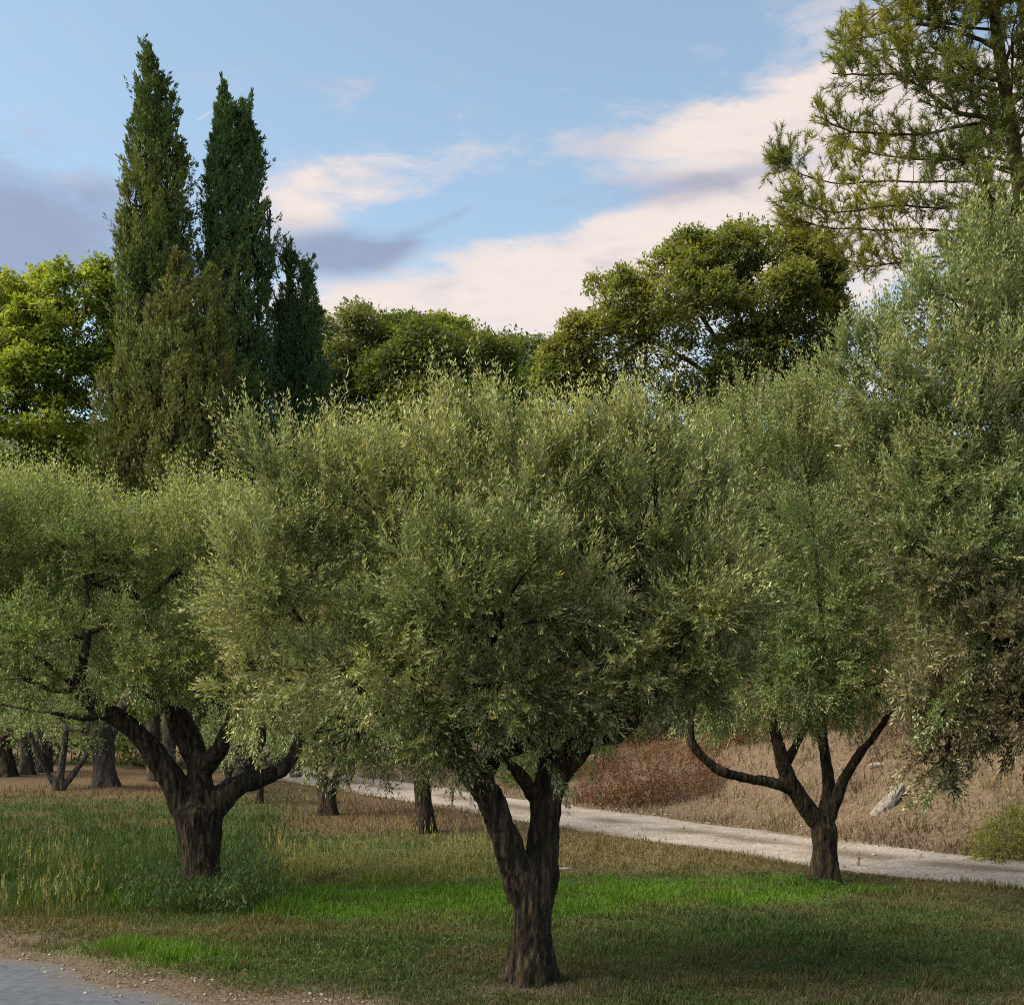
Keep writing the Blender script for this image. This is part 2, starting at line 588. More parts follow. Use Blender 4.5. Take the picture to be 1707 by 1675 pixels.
def zones(x, y):
    z = gz(x, y)
    yy = np.maximum(y, 1.0)
    u, v = uv_of(x, yy, z)
    p = np.stack([x, y, 0 * x], -1)
    n1 = fbm(p * 1.1, 21, 3)
    n2 = fbm(p * 4.5, 31, 2)
    vj = v + (n1 - .5) * 22 + (n2 - .5) * 12
    uj = u + (n1 - .5) * 90 + (n2 - .5) * 30
    rs, ps = road_s(x, y), path_s(x, y)
    w = {}
    w['dirt'] = np.maximum.reduce([
        1 - sstep(rs + (n1 - .5) * .9 + (n2 - .5) * .3, 0.12, 0.62),
        0.85 * np.exp(-((uj - 890) / 150) ** 2 - ((vj - 1652) / 16) ** 2) * (n2 > .35),
        0.55 * sstep(vj + (n2 - .5) * 30, 1652, 1680) * sstep(n1, .35, .6),
        0.6 * np.exp(-((uj - 60) / 120) ** 2 - ((vj - 1562) / 14) ** 2),
    ])
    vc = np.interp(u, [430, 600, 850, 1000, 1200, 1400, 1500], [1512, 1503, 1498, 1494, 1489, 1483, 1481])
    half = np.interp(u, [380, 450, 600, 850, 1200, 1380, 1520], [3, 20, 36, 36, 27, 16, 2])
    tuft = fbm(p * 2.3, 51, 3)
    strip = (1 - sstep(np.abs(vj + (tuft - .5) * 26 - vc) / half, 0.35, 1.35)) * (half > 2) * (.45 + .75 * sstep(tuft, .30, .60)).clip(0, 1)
    patch = (1 - sstep(np.hypot((uj - 255) / 185, (vj + (tuft - .5) * 18 - 1590) / 28), 0.25, 1.2)) * (.5 + .7 * sstep(tuft, .3, .6)).clip(0, 1)
    patch2 = 0.6 * (1 - sstep(np.hypot((uj - 1260) / 260, (vj - 1555) / 40), 0.4, 1.2)) + 0.45 * (1 - sstep(np.hypot((uj - 620) / 190, (vj - 1570) / 22), 0.3, 1.2))
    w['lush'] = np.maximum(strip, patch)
    w['green'] = np.clip(patch2 * (0.5 + n1), 0, 1)
    top = vc - half
    w['dry'] = sstep(u, 780, 930) * (1 - sstep(vj - top, -32, 6)) + 0 * u
    w['dry'] = np.maximum(w['dry'], 0.8 * np.exp(-((uj - 300) / 500) ** 2 - ((vj - 1545) / 14) ** 2) * n1 * 1.4)
    w['dry'] = np.maximum(w['dry'], 0.7 * sstep(u, 1450, 1560) * (1 - sstep(vj, 1470, 1520)))
    w['bank'] = sstep(ps, 1.0, 1.8)
    w['brown'] = np.maximum(sstep(u, 380, 520) * (1 - sstep(u, 760, 900)) * (1 - sstep(vj, 1375, 1405)), (1 - sstep(u, 420, 520)) * (1 - sstep(vj, 1318, 1345)))
    w['dark'] = (1 - sstep(uj + (n2 - .5) * 120, 380, 580)) * sstep(vj + (n1 - .5) * 70, 1305, 1375) * (1 - sstep(vj, 1500, 1540)) * (.55 + .9 * sstep(n1, .3, .6)).clip(0, 1)
    bare = .75 * sstep(n1 * .6 + n2 * .4, .47, .58) * (1 - sstep(v, 1385, 1440)) * (1 - sstep(u, 300, 520))
    w['dark'] = w['dark'] * (1 - bare)
    w['brown'] = np.maximum(w['brown'], bare)
    w['weedy'] = (1 - sstep(uj + (n1 - .5) * 150, 140, 380)) * sstep(vj + (n1 - .5) * 60, 1390, 1460) * (1 - sstep(vj, 1500, 1545)) * sstep(n1, .35, .55)
    w['yellow'] = sstep(fbm(p * 1.7, 71, 2), .38, .58) * sstep(uj, 420, 490) * (1 - sstep(uj, 800, 880)) * sstep(vj + (n1 - .5) * 90, 1395, 1450) * (1 - sstep(vj, 1468, 1492))
    return w, u, v, n1, n2


C_LAWN = np.array([.038, .060, .017])
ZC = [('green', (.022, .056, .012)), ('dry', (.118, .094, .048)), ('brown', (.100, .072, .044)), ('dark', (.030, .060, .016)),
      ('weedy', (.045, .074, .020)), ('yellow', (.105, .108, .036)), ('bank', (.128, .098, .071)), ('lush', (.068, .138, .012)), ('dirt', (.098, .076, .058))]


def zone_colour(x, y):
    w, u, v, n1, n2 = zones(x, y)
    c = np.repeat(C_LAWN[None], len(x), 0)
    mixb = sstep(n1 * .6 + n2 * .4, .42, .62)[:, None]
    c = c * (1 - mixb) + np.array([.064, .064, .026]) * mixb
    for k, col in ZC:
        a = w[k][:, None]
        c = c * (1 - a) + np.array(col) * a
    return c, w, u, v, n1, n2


def axis_pts(lo, hi, step, far_lo, far_hi):
    mid = np.arange(lo, hi, step)
    a, s = [hi], step
    while a[-1] < far_hi:
        s *= 1.28
        a.append(a[-1] + s)
    b, s = [lo], step
    while b[-1] > far_lo:
        s *= 1.28
        b.append(b[-1] - s)
    return np.array(b[:0:-1] + list(mid) + a)


gx = axis_pts(-14, 14, 0.28, -2500, 2500)
gy = axis_pts(7.5, 40, 0.24, -300, 3500)
GX, GY = np.meshgrid(gx, gy)
gxf, gyf = GX.ravel(), GY.ravel()
gcol = zone_colour(gxf, gyf)[0]
ahead = (gyf > 5)[:, None]
gcol = np.where(ahead, gcol, np.array([.11, .11, .045])[None])
nX, nY = len(gx), len(gy)
ii, jj = np.meshgrid(np.arange(nX - 1), np.arange(nY - 1))
q = (jj * nX + ii).ravel()
gF = np.stack([q, q + 1, q + nX + 1, q + nX], -1)


def ground_material():
    m, t = new_mat('ground_soil_and_turf')
    out = nd(t, 'ShaderNodeOutputMaterial')
    p = nd(t, 'ShaderNodeBsdfPrincipled')
    p.inputs['Roughness'].default_value = 0.95
    p.inputs['Specular IOR Level'].default_value = 0.1
    a = nd(t, 'ShaderNodeAttribute', attribute_name='tone')
    tc = nd(t, 'ShaderNodeTexCoord')
    n = nd(t, 'ShaderNodeTexNoise')
    n.inputs['Scale'].default_value = 9
    n.inputs['Detail'].default_value = 10
    n.inputs['Roughness'].default_value = .75
    t.links.new(tc.outputs['Object'], n.inputs['Vector'])
    mr = nd(t, 'ShaderNodeMapRange')
    mr.inputs['From Min'].default_value = .3
    mr.inputs['From Max'].default_value = .7
    mr.inputs['To Min'].default_value = .45
    mr.inputs['To Max'].default_value = 1.35
    t.links.new(n.outputs['Fac'], mr.inputs[0])
    mx = nd(t, 'ShaderNodeMix', data_type='RGBA', blend_type='MULTIPLY')
    mx.inputs[0].default_value = 1
    t.links.new(a.outputs['Color'], mx.inputs[6])
    t.links.new(mr.outputs[0], mx.inputs[7])
    t.links.new(mx.outputs[2], p.inputs['Base Color'])
    b = nd(t, 'ShaderNodeBump')
    b.inputs['Strength'].default_value = 1
    b.inputs['Distance'].default_value = .05
    n2 = nd(t, 'ShaderNodeTexNoise')
    n2.inputs['Scale'].default_value = 22
    n2.inputs['Detail'].default_value = 8
    t.links.new(tc.outputs['Object'], n2.inputs['Vector'])
    t.links.new(n2.outputs['Fac'], b.inputs['Height'])
    t.links.new(b.outputs[0], p.inputs['Normal'])
    t.links.new(p.outputs[0], out.inputs[0])
    return m


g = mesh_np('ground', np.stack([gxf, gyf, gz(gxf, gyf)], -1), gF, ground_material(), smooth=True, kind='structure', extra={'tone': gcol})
g['label'] = 'rising grassy ground of the olive grove'


def surface_mat(name, c1, c2, c3, sc, bump, edge, lo=.6, hi=1.35):
    m, t = new_mat(name)
    out = nd(t, 'ShaderNodeOutputMaterial')
    p = nd(t, 'ShaderNodeBsdfPrincipled')
    p.inputs['Roughness'].default_value = .9
    p.inputs['Specular IOR Level'].default_value = .15
    tc = nd(t, 'ShaderNodeTexCoord')
    n = nd(t, 'ShaderNodeTexNoise')
    n.inputs['Scale'].default_value = sc
    n.inputs['Detail'].default_value = 10
    n.inputs['Roughness'].default_value = .8
    t.links.new(tc.outputs['Object'], n.inputs['Vector'])
    r = nd(t, 'ShaderNodeValToRGB')
    r.color_ramp.elements.new(.5)
    for e, (ps, c) in zip(r.color_ramp.elements, ((.3, c1), (.5, c2), (.7, c3))):
        e.position = ps
        e.color = (*c, 1)
    t.links.new(n.outputs['Fac'], r.inputs[0])
    a = nd(t, 'ShaderNodeAttribute', attribute_name='tone')
    sp = nd(t, 'ShaderNodeSeparateColor')
    t.links.new(a.outputs['Color'], sp.inputs[0])
    mx = nd(t, 'ShaderNodeMix', data_type='RGBA')
    t.links.new(sp.outputs[0], mx.inputs[0])
    t.links.new(r.outputs[0], mx.inputs[6])
    mx.inputs[7].default_value = (*edge, 1)
    vo = nd(t, 'ShaderNodeTexNoise')
    vo.inputs['Scale'].default_value = sc * 9
    vo.inputs['Detail'].default_value = 4
    t.links.new(tc.outputs['Object'], vo.inputs['Vector'])
    mr = nd(t, 'ShaderNodeMapRange')
    mr.inputs['From Min'].default_value = .3
    mr.inputs['From Max'].default_value = .7
    mr.inputs['To Min'].default_value = lo
    mr.inputs['To Max'].default_value = hi
    t.links.new(vo.outputs['Fac'], mr.inputs[0])
    mm = nd(t, 'ShaderNodeMix', data_type='RGBA', blend_type='MULTIPLY')
    mm.inputs[0].default_value = 1
    t.links.new(mx.outputs[2], mm.inputs[6])
    t.links.new(mr.outputs[0], mm.inputs[7])
    t.links.new(mm.outputs[2], p.inputs['Base Color'])
    b = nd(t, 'ShaderNodeBump')
    b.inputs['Strength'].default_value = bump
    b.inputs['Distance'].default_value = .02
    t.links.new(vo.outputs['Fac'], b.inputs['Height'])
    t.links.new(b.outputs[0], p.inputs['Normal'])
    t.links.new(p.outputs[0], out.inputs[0])
    return m


# added wooded hillside, unseen, stops bright sky leaking through the crowns
hx_ = np.linspace(-150, 150, 190)
hy_ = np.linspace(66, 190, 80)
HX, HY = np.meshgrid(hx_, hy_)
hp = np.stack([HX.ravel(), HY.ravel(), 0 * HX.ravel()], -1)
crowns = np.abs(fbm(hp * .28, 3, 3) - .5) * 2
hz_ = -1 + 29 * sstep(HY.ravel(), 64, 106) * (.93 + .14 * fbm(hp * .03, 8, 2)) + 2.6 * (1 - crowns)
q = (np.arange(79)[:, None] * 190 + np.arange(189)[None]).ravel()
M_HILL = noise_mat('blocker_hill_woodland', [(.3, (.022, .035, .012)), (.5, (.04, .06, .02)), (.7, (.075, .095, .03))], .9, 1, 1.0, 1.6, 1.0)
o = mesh_np('blocker_hill', np.stack([hp[:, 0], hp[:, 1], hz_], -1), np.stack([q, q + 1, q + 191, q + 190], -1), M_HILL, smooth=True, kind='structure')
o['label'] = 'added wooded hillside behind the grove, hidden, blocking sky between the nearer trees'

# the gravel track: a strip along its centre line, wheel ruts paler than the crown between them
px_ = np.concatenate([np.linspace(-9.5, 14, 150), np.linspace(14.3, 28, 20)])
pyc = path_y(px_)
k = np.ones(9) / 9
pyc = np.convolve(np.pad(pyc, 4, mode='edge'), k, 'valid')
tx, ty = np.gradient(px_), np.gradient(pyc)
tl = np.hypot(tx, ty)
nxx, nyy = -ty / tl, tx / tl
sgn = np.where(nyy < 0, -1, 1)
nxx, nyy = nxx * sgn, nyy * sgn
cross = np.linspace(-1.5, 1.5, 15)
wob = 1 + .10 * (fbm(np.stack([px_ * 1.7, 0 * px_, 0 * px_], -1), 3, 3) - .5) * 2
X = px_[:, None] + nxx[:, None] * cross[None] * wob[:, None]
Y = pyc[:, None] + nyy[:, None] * cross[None] * wob[:, None]
Z = gz(X, Y) + 0.045 - 0.06 * (np.abs(cross) / 1.5)[None] ** 8 - 0.018 * np.exp(-((np.abs(cross)[None] - .8) / .3) ** 2)
nn = fbm(np.stack([X.ravel() * .9, Y.ravel() * .9, 0 * X.ravel()], -1), 9, 3).reshape(X.shape)
tone = np.clip(.95 * np.exp(-(cross[None] / .42) ** 2) * sstep(nn, .30, .55) + .9 * sstep(np.abs(cross)[None] + (nn - .5) * .9, 1.1, 1.5) * np.ones_like(X), 0, 1)
nr, nc = X.shape
ii, jj = np.meshgrid(np.arange(nc - 1), np.arange(nr - 1))
q = (jj * nc + ii).ravel()
pF = np.stack([q, q + nc, q + nc + 1, q + 1], -1)
M_PATH = surface_mat('gravel_track', (.170, .153, .139), (.245, .226, .210), (.32, .30, .284), 2.2, .8, (.112, .088, .068))
o = mesh_np('path', np.stack([X, Y, Z], -1).reshape(-1, 3), pF, M_PATH, smooth=True, kind='structure', extra={'tone': np.repeat(tone.reshape(-1, 1), 3, 1)})
o['label'] = 'pale gravel track curving behind the olive trees'

# the asphalt lane in front, its edge ragged
d = (RB - RA) / np.linalg.norm(RB - RA)
nrd = np.array([-d[1], d[0]])
if nrd[1] < 0:
    nrd = -nrd
tt = np.linspace(-40, 14, 280)
ss = np.concatenate([np.linspace(0, -1.2, 8), [-3, -5.4]])
base = RA[None] + d[None] * tt[:, None]
off = np.array([road_s(np.array([b[0]]), np.array([b[1]]))[0] for b in base])
X = base[:, 0][:, None] + nrd[0] * (ss[None] - off[:, None])
Y = base[:, 1][:, None] + nrd[1] * (ss[None] - off[:, None])
rag = (fbm(np.stack([tt * 3, tt * 0, tt * 0], -1), 12, 3) - .5) * .16
X[:, 0] += nrd[0] * rag
Y[:, 0] += nrd[1] * rag
Z = gz(X, Y) * 0 - 0.012
Z[:, 0] = -0.035
tone = np.zeros_like(X)
tone[:, 0], tone[:, 1], tone[:, 2] = 1, .75, .3
nr, nc = X.shape
ii, jj = np.meshgrid(np.arange(nc - 1), np.arange(nr - 1))
q = (jj * nc + ii).ravel()
M_ROAD = surface_mat('worn_asphalt', (.058, .069, .093), (.069, .080, .104), (.080, .090, .115), 1.2, .12, (.098, .08, .066), .8, 1.2)
o = mesh_np('road', np.stack([X, Y, Z], -1).reshape(-1, 3), np.stack([q, q + 1, q + nc + 1, q + nc], -1), M_ROAD, smooth=True, kind='structure', extra={'tone': np.repeat(tone.reshape(-1, 1), 3, 1)})
o['label'] = 'grey asphalt lane with a ragged earthy edge'


# ------------------------------------------------------------------ grass

def scatter(n, y0, y1, half=0.5, x0=None, x1=None):
    yv = 1 / (1 / y0 + rng.random(n) * (1 / y1 - 1 / y0))
    f = (rng.random(n) * 2 - 1) * half
    wide = rng.random(n) < .17                                # thinner to either side, so the turf goes on past the view
    f = np.where(wide, np.sign(f) * (half + .38 * rng.random(n)), f)
    xv = f * yv
    return xv, yv


def blades(acc, x, y, h, w, col, lean=.5, z=None):
    n = len(x)
    z = gz(x, y) - .008 if z is None else z
    a = rng.random(n) * 2 * math.pi
    l = rng.random(n) * lean
    P = np.stack([x, y, z], -1)
    b = rng.random(n) * 2 * math.pi
    S = np.stack([np.cos(b), np.sin(b), 0 * b], -1) * (w * .5)[:, None]
    T = P + np.stack([np.cos(a) * l * h, np.sin(a) * l * h, h], -1)
    V = np.stack([P - S, P + S, T], 1).reshape(-1, 3)
    acc.add(V, np.arange(3 * n).reshape(n, 3), col)


def jitter(c, amt=.25, hue=.1):
    n = len(c)
    c = c * (1 + (rng.random((n, 1)) - .5) * 2 * amt)
    return np.clip(c * (1 + (rng.random((n, 3)) - .5) * 2 * hue), .004, .9)


lawn = Acc(3)
x, y = scatter(335000, 7.6, 34, .47)
c, w, u, v, n1, n2 = zone_colour(x, y)
keep = (road_s(x, y) > .1) & (np.abs(path_s(x, y)) > 1.45) & (rng.random(len(x)) > .9 * w['dirt']) & (path_s(x, y) < 1.5) & (rng.random(len(x)) > .35 * w['brown'])
x, y, c, n1, n2 = x[keep], y[keep], c[keep], n1[keep], n2[keep]
w = {k: q[keep] for k, q in w.items()}
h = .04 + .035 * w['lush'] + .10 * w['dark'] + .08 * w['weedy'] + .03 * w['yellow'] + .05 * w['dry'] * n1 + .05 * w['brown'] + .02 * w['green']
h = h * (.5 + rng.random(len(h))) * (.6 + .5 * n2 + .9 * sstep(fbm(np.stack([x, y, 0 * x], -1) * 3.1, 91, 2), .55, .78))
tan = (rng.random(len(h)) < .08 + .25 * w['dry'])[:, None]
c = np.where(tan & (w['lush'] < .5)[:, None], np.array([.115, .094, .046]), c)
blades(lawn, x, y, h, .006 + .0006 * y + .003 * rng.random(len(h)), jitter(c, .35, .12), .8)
o = lawn.build('grass', M_GRASS, kind='stuff')
o['label'] = 'short lawn grass, bright green in strips and dry brown between'

bankg = Acc(3)
x, y = scatter(105000, 14, 45, .5)
keep = (path_s(x, y) > 1.35)
x, y = x[keep], y[keep]
p = np.stack([x, y, 0 * x], -1)
n1 = fbm(p * .8, 44, 3)
keep = rng.random(len(x)) < .45 + sstep(n1, .38, .6)
x, y, n1, p = x[keep], y[keep], n1[keep], p[keep]
n3 = fbm(p * .35 + 7, 45, 3)
c = np.array([.172, .135, .094]) * (1 - sstep(n1, .4, .65))[:, None] + np.array([.106, .077, .056]) * sstep(n1, .4, .65)[:, None]
c = c * (.75 + .5 * sstep(n3, .35, .65))[:, None]
pu, pv = uv_of(x, y, gz(x, y))
gr = (1 - sstep(np.hypot((pu - 1690) / 80, (pv - 1400) / 38), .5, 1.2))[:, None] * .8
c = c * (1 - gr) + np.array([.10, .115, .035]) * gr
blades(bankg, x, y, (.08 + .22 * n1 * rng.random(len(x))), .010 + .0007 * y, jitter(c, .35, .1), .9)
tx_, ty_ = scatter(650, 15, 36, .5)
kp = (path_s(tx_, ty_) > 1.5) & (rng.random(len(tx_)) < .55)
tx_, ty_ = tx_[kp], ty_[kp]
tc_ = np.where((rng.random(len(tx_)) < .4)[:, None], np.array([.085, .060, .042]), np.array([.20, .165, .105]))
for k in range(26):                                       # coarse dead tussocks
    r = rng.random(len(tx_)) ** .7 * .22
    a = rng.random(len(tx_)) * 6.283
    blades(bankg, tx_ + r * np.cos(a), ty_ + r * np.sin(a), .14 + .26 * rng.random(len(tx_)), .016 + .008 * rng.random(len(tx_)), jitter(tc_, .35, .1), .9)
o = bankg.build('dry_grass', M_DRY, kind='stuff')
o['label'] = 'straw coloured dry grass covering the bank beyond the track'

# low broad-leaved weeds dotted through the lawn
wd = Acc(3)
x, y = scatter(2600, 8.6, 20, .47)
keep = (road_s(x, y) > .2) & (path_s(x, y) < -1.5) & (rng.random(len(x)) < sstep(fbm(np.stack([x, y, 0 * x], -1) * .9, 17, 3), .36, .75))
x, y = x[keep], y[keep]
wc_ = np.array([.045, .080, .022]) * (.6 + .9 * rng.random((len(x), 1)))
for k in range(6):
    a = rng.random(len(x)) * 6.283
    d = np.stack([np.cos(a), np.sin(a), .25 + .7 * rng.random(len(x))], -1)
    V, Fc = leaves(np.stack([x + .02 * np.cos(a), y + .02 * np.sin(a), gz(x, y) + .015 + .03 * rng.random(len(x))], -1), d, np.array([0, 0, 1.0]) + rdir(len(x)) * .3, .018 + .026 * rng.random(len(x)), .010 + .013 * rng.random(len(x)), tri=True)
    wd.add(V, Fc, jitter(wc_, .3, .1))
o = wd.build('ground_weeds', M_GRASS, kind='stuff')
o['label'] = 'low broad leaved weeds dotted through the lawn'

# tall yellow-green grass with seed heads
tallg = Acc(3)
x, y = scatter(160000, 13, 24, .5)
_, w, u, v, n1, n2 = zone_colour(x, y)
pr = .75 * w['yellow'] * sstep(n1, .34, .6) + .30 * w['weedy'] * sstep(n1, .40, .6) * (1 - sstep(u, 90, 200)) + .07 * w['weedy'] * sstep(n2, .5, .7)
keep = rng.random(len(x)) < pr * .42
x, y, n1, wy = x[keep], y[keep], n1[keep], w['yellow'][keep]
h = (.07 + .20 * rng.random(len(x)) ** 1.8) * (.5 + 1.1 * n1)
c = np.where((rng.random(len(x)) < .45)[:, None], np.array([.16, .142, .06]), np.array([.10, .12, .034]))
blades(tallg, x, y, h, .010 + .006 * rng.random(len(h)), jitter(c, .3, .1), .45)
sel = rng.random(len(x)) < .26
hx, hy, hh = x[sel], y[sel], h[sel] * 1.2 + .14 * rng.random(sel.sum())
for kk in range(5):                                       # seed heads: small overlapping spikelets up the stalk
    t = kk / 5
    blades(tallg, hx + rng.normal(size=len(hx)) * .008, hy, np.full(len(hx), .07), np.full(len(hx), .022 - .002 * kk), jitter(np.repeat([[.22, .21, .10]], len(hx), 0), .2, .08), .35, z=gz(hx, hy) + hh * (.62 + .34 * t))
blades(tallg, hx, hy, hh, np.full(len(hx), .008), jitter(np.repeat([[.19, .17, .07]], len(hx), 0), .2, .08), .1)
o = tallg.build('tall_grass', M_GRASS, kind='stuff')
o['label'] = 'knee high yellowing grass with seed heads between the olives'

# ------------------------------------------------------------------ trees: shared growth code

def lobes_px(lst, Y):
    C, R = [], []
    for (u, v, ru, rv, dy, ry) in lst:
        yd = Y + dy
        C.append(at(u, v, yd))
        R.append((ru * yd / F, ry, rv * yd / F))
    return np.array(C), np.array(R)


def knobbly(C, R, k, size=(.26, .42), reach=.84, up=.25):
    """smaller lobes budding from the big ones, so that no outline stays smooth"""
    Cs, Rs = [C], [R]
    for _ in range(k):
        d = nrm(rdir(len(C)) + np.array([0, -.15, up]))
        f = (size[0] + (size[1] - size[0]) * rng.random((len(C), 1)))
        Cs.append(C + d * R * reach * (1 + .12 * rng.random((len(C), 1))))
        Rs.append(R.mean(1, keepdims=True) * f * (.8 + .4 * rng.random((len(C), 3))))
    return np.concatenate(Cs), np.concatenate(Rs)


def sample_crown(C, R, n, tmin=.62, tmax=1.03, inner=.15, gap_scale=1.6, gap=.42, seed=1, view_bias=0.0):
    """points in the outer shell of a union of lobes, with clumps and gaps"""
    area = (R[:, 0] * R[:, 2] + R[:, 0] * R[:, 1] + R[:, 1] * R[:, 2])
    pr = area / area.sum()
    outP, outN, outQ, got = [], [], [], 0
    for _ in range(30):
        m = int(n * 2.2)
        k = rng.choice(len(C), m, p=pr)
        dr = rdir(m)
        t = tmin + (tmax - tmin) * rng.random(m) ** .8
        inn = rng.random(m) < inner
        t = np.where(inn, tmin * (.3 + .7 * rng.random(m)), t)
        P = C[k] + dr * R[k] * t[:, None]
        q = np.linalg.norm((P[:, None] - C[None]) / R[None], axis=2)
        q[np.arange(m), k] = 9
        ok = (q.min(1) > .80) | (rng.random(m) < .10)
        nz = fbm(P * gap_scale, seed, 3)
        ok &= rng.random(m) < .12 + .88 * sstep(nz, gap - .08, gap + .10)
        if view_bias:
            ok &= (dr[:, 1] < .25) | (rng.random(m) < 1 - view_bias)
        N = nrm(dr / R[k])
        outP.append(P[ok]); outN.append(N[ok]); outQ.append(t[ok])
        got += ok.sum()
        if got >= n:
            break
    return np.concatenate(outP)[:n], np.concatenate(outN)[:n], np.concatenate(outQ)[:n]


def olive_shoots(L, T, P, N, Q, zlo, zhi, length=(.22, .5), nodes=9, leaf=(.045, .065), lw=.22, up=.55, droop=.22,
                 pal=((0.098, 0.130, 0.042), (0.176, 0.194, 0.070)), tipcol=(0.49, 0.50, 0.21), seed=3, twig=True, twig_r=.003, yellow=.012, twig_frac=.5, brown=0.0):
    n = len(P)
    hz = np.clip((P[:, 2] - zlo) / (zhi - zlo), 0, 1)[:, None]
    upv = np.array([0, 0, 1.0])
    D = nrm(N * .95 + upv * (up * (.15 + .8 * hz)) - upv * droop * (1 - hz) ** 2 + rdir(n) * .28)
    ln = (length[0] + (length[1] - length[0]) * rng.random(n) ** 1.6)[:, None] * (.65 + .5 * hz)
    bend = (upv * (.30 * hz - .16 * (1 - hz)) + rdir(n) * .18) * ln
    base_mix = sstep(fbm(P * 1.3, seed, 3), .35, .65)[:, None]
    scol = np.array(pal[0]) * (1 - base_mix) + np.array(pal[1]) * base_mix
    if brown:                                              # dead-twig patches low in the crown, with its inner shade painted in
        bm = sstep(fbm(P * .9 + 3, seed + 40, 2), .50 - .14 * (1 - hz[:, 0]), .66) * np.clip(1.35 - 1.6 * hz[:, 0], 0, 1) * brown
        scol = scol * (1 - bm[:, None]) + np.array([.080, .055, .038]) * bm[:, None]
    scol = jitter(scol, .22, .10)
    s0 = nrm(np.cross(D, rdir(n)))
    s1 = np.cross(D, s0)
    for k in range(nodes):
        t = (k + .6 + .5 * rng.random((n, 1))) / nodes
        pos = P + D * ln * t + bend * t * t
        tan = nrm(D * ln + 2 * bend * t)
        side = s0 if k % 2 == 0 else s1
        for sg in (1, -1):
            live = rng.random(n) > .12
            f = .55 + .75 * t ** 1.5
            d = nrm(tan * (f + .12) + side * sg * .78 + rdir(n) * .34)
            Nn = tan - d * (tan * d).sum(1, keepdims=True)
            Nn = Nn + rdir(n) * .3
            l = (leaf[0] + (leaf[1] - leaf[0]) * rng.random(n)) * (1.05 - .35 * t[:, 0])
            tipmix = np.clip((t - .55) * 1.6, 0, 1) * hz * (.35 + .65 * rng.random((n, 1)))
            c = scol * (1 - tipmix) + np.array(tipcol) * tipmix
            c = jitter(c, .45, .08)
            ye = (rng.random(n) < yellow)[:, None]
            c = np.where(ye, np.array([.34, .27, .07]) * (.6 + .6 * rng.random((n, 1))), c)
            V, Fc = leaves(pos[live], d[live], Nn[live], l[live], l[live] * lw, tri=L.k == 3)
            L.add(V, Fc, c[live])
    if twig:
        q = rng.random(n) < twig_frac
        P, D, ln, bend, s0, s1 = P[q], D[q], ln[q], bend[q], s0[q], s1[q]
        n = len(P)
        # three-sided stems in two segments
        pts = [P, P + D * ln * .5 + bend * .25, P + D * ln * .95 + bend * .9]
        rr = [twig_r, twig_r * .7, twig_r * .3]
        ang = [0, 2.094, 4.189]
        V = np.stack([pts[i] + rr[i] * (math.cos(a) * s0 + math.sin(a) * s1) for i in range(3) for a in ang], 1)
        f = np.array([[i * 3 + j, i * 3 + (j + 1) % 3, i * 3 + 3 + (j + 1) % 3, i * 3 + 3 + j] for i in range(2) for j in range(3)])
        Fc = (np.arange(n)[:, None, None] * 9 + f[None]).reshape(-1, 4)
        T.add(V.reshape(-1, 3), Fc)


def boughs(C, R, n, per=11, blen=.42, seed=1, lo=0, hi=1, inner=.12, **kw):
    """leafy boughs: groups of shoots that rise together from the crown's shell, plus loose inner shoots"""
    m = int(n * (1 - inner) / per)
    P, N, Q = sample_crown(C, R, m, seed=seed, inner=.10, tmin=kw.pop('tmin', .60), tmax=.98, **kw)
    hz = np.clip((P[:, 2] - lo) / (hi - lo), 0, 1)[:, None]
    up = np.array([0, 0, 1.0])
    D = nrm(N * .65 + up * (.15 + .75 * hz) - up * .28 * (1 - hz) ** 2 + rdir(len(P)) * .4)
    ln = blen * (.5 + .8 * rng.random((len(P), 1)))
    ps, ns = [], []
    for k in range(per):
        t = (k + rng.random((len(P), 1))) / per
        ps.append(P + D * ln * (t - .45) + rdir(len(P)) * ln * .24 * (1.15 - t))
        ns.append(nrm(D * 1.0 + rdir(len(P)) * (.62 - .3 * t)))
    P2, N2, _ = sample_crown(C, R, int(n * inner), seed=seed + 5, inner=.7, tmin=.75, tmax=.95)
    P, N = np.concatenate(ps + [P2]), np.concatenate(ns + [N2])
    return P, N, np.ones(len(P))


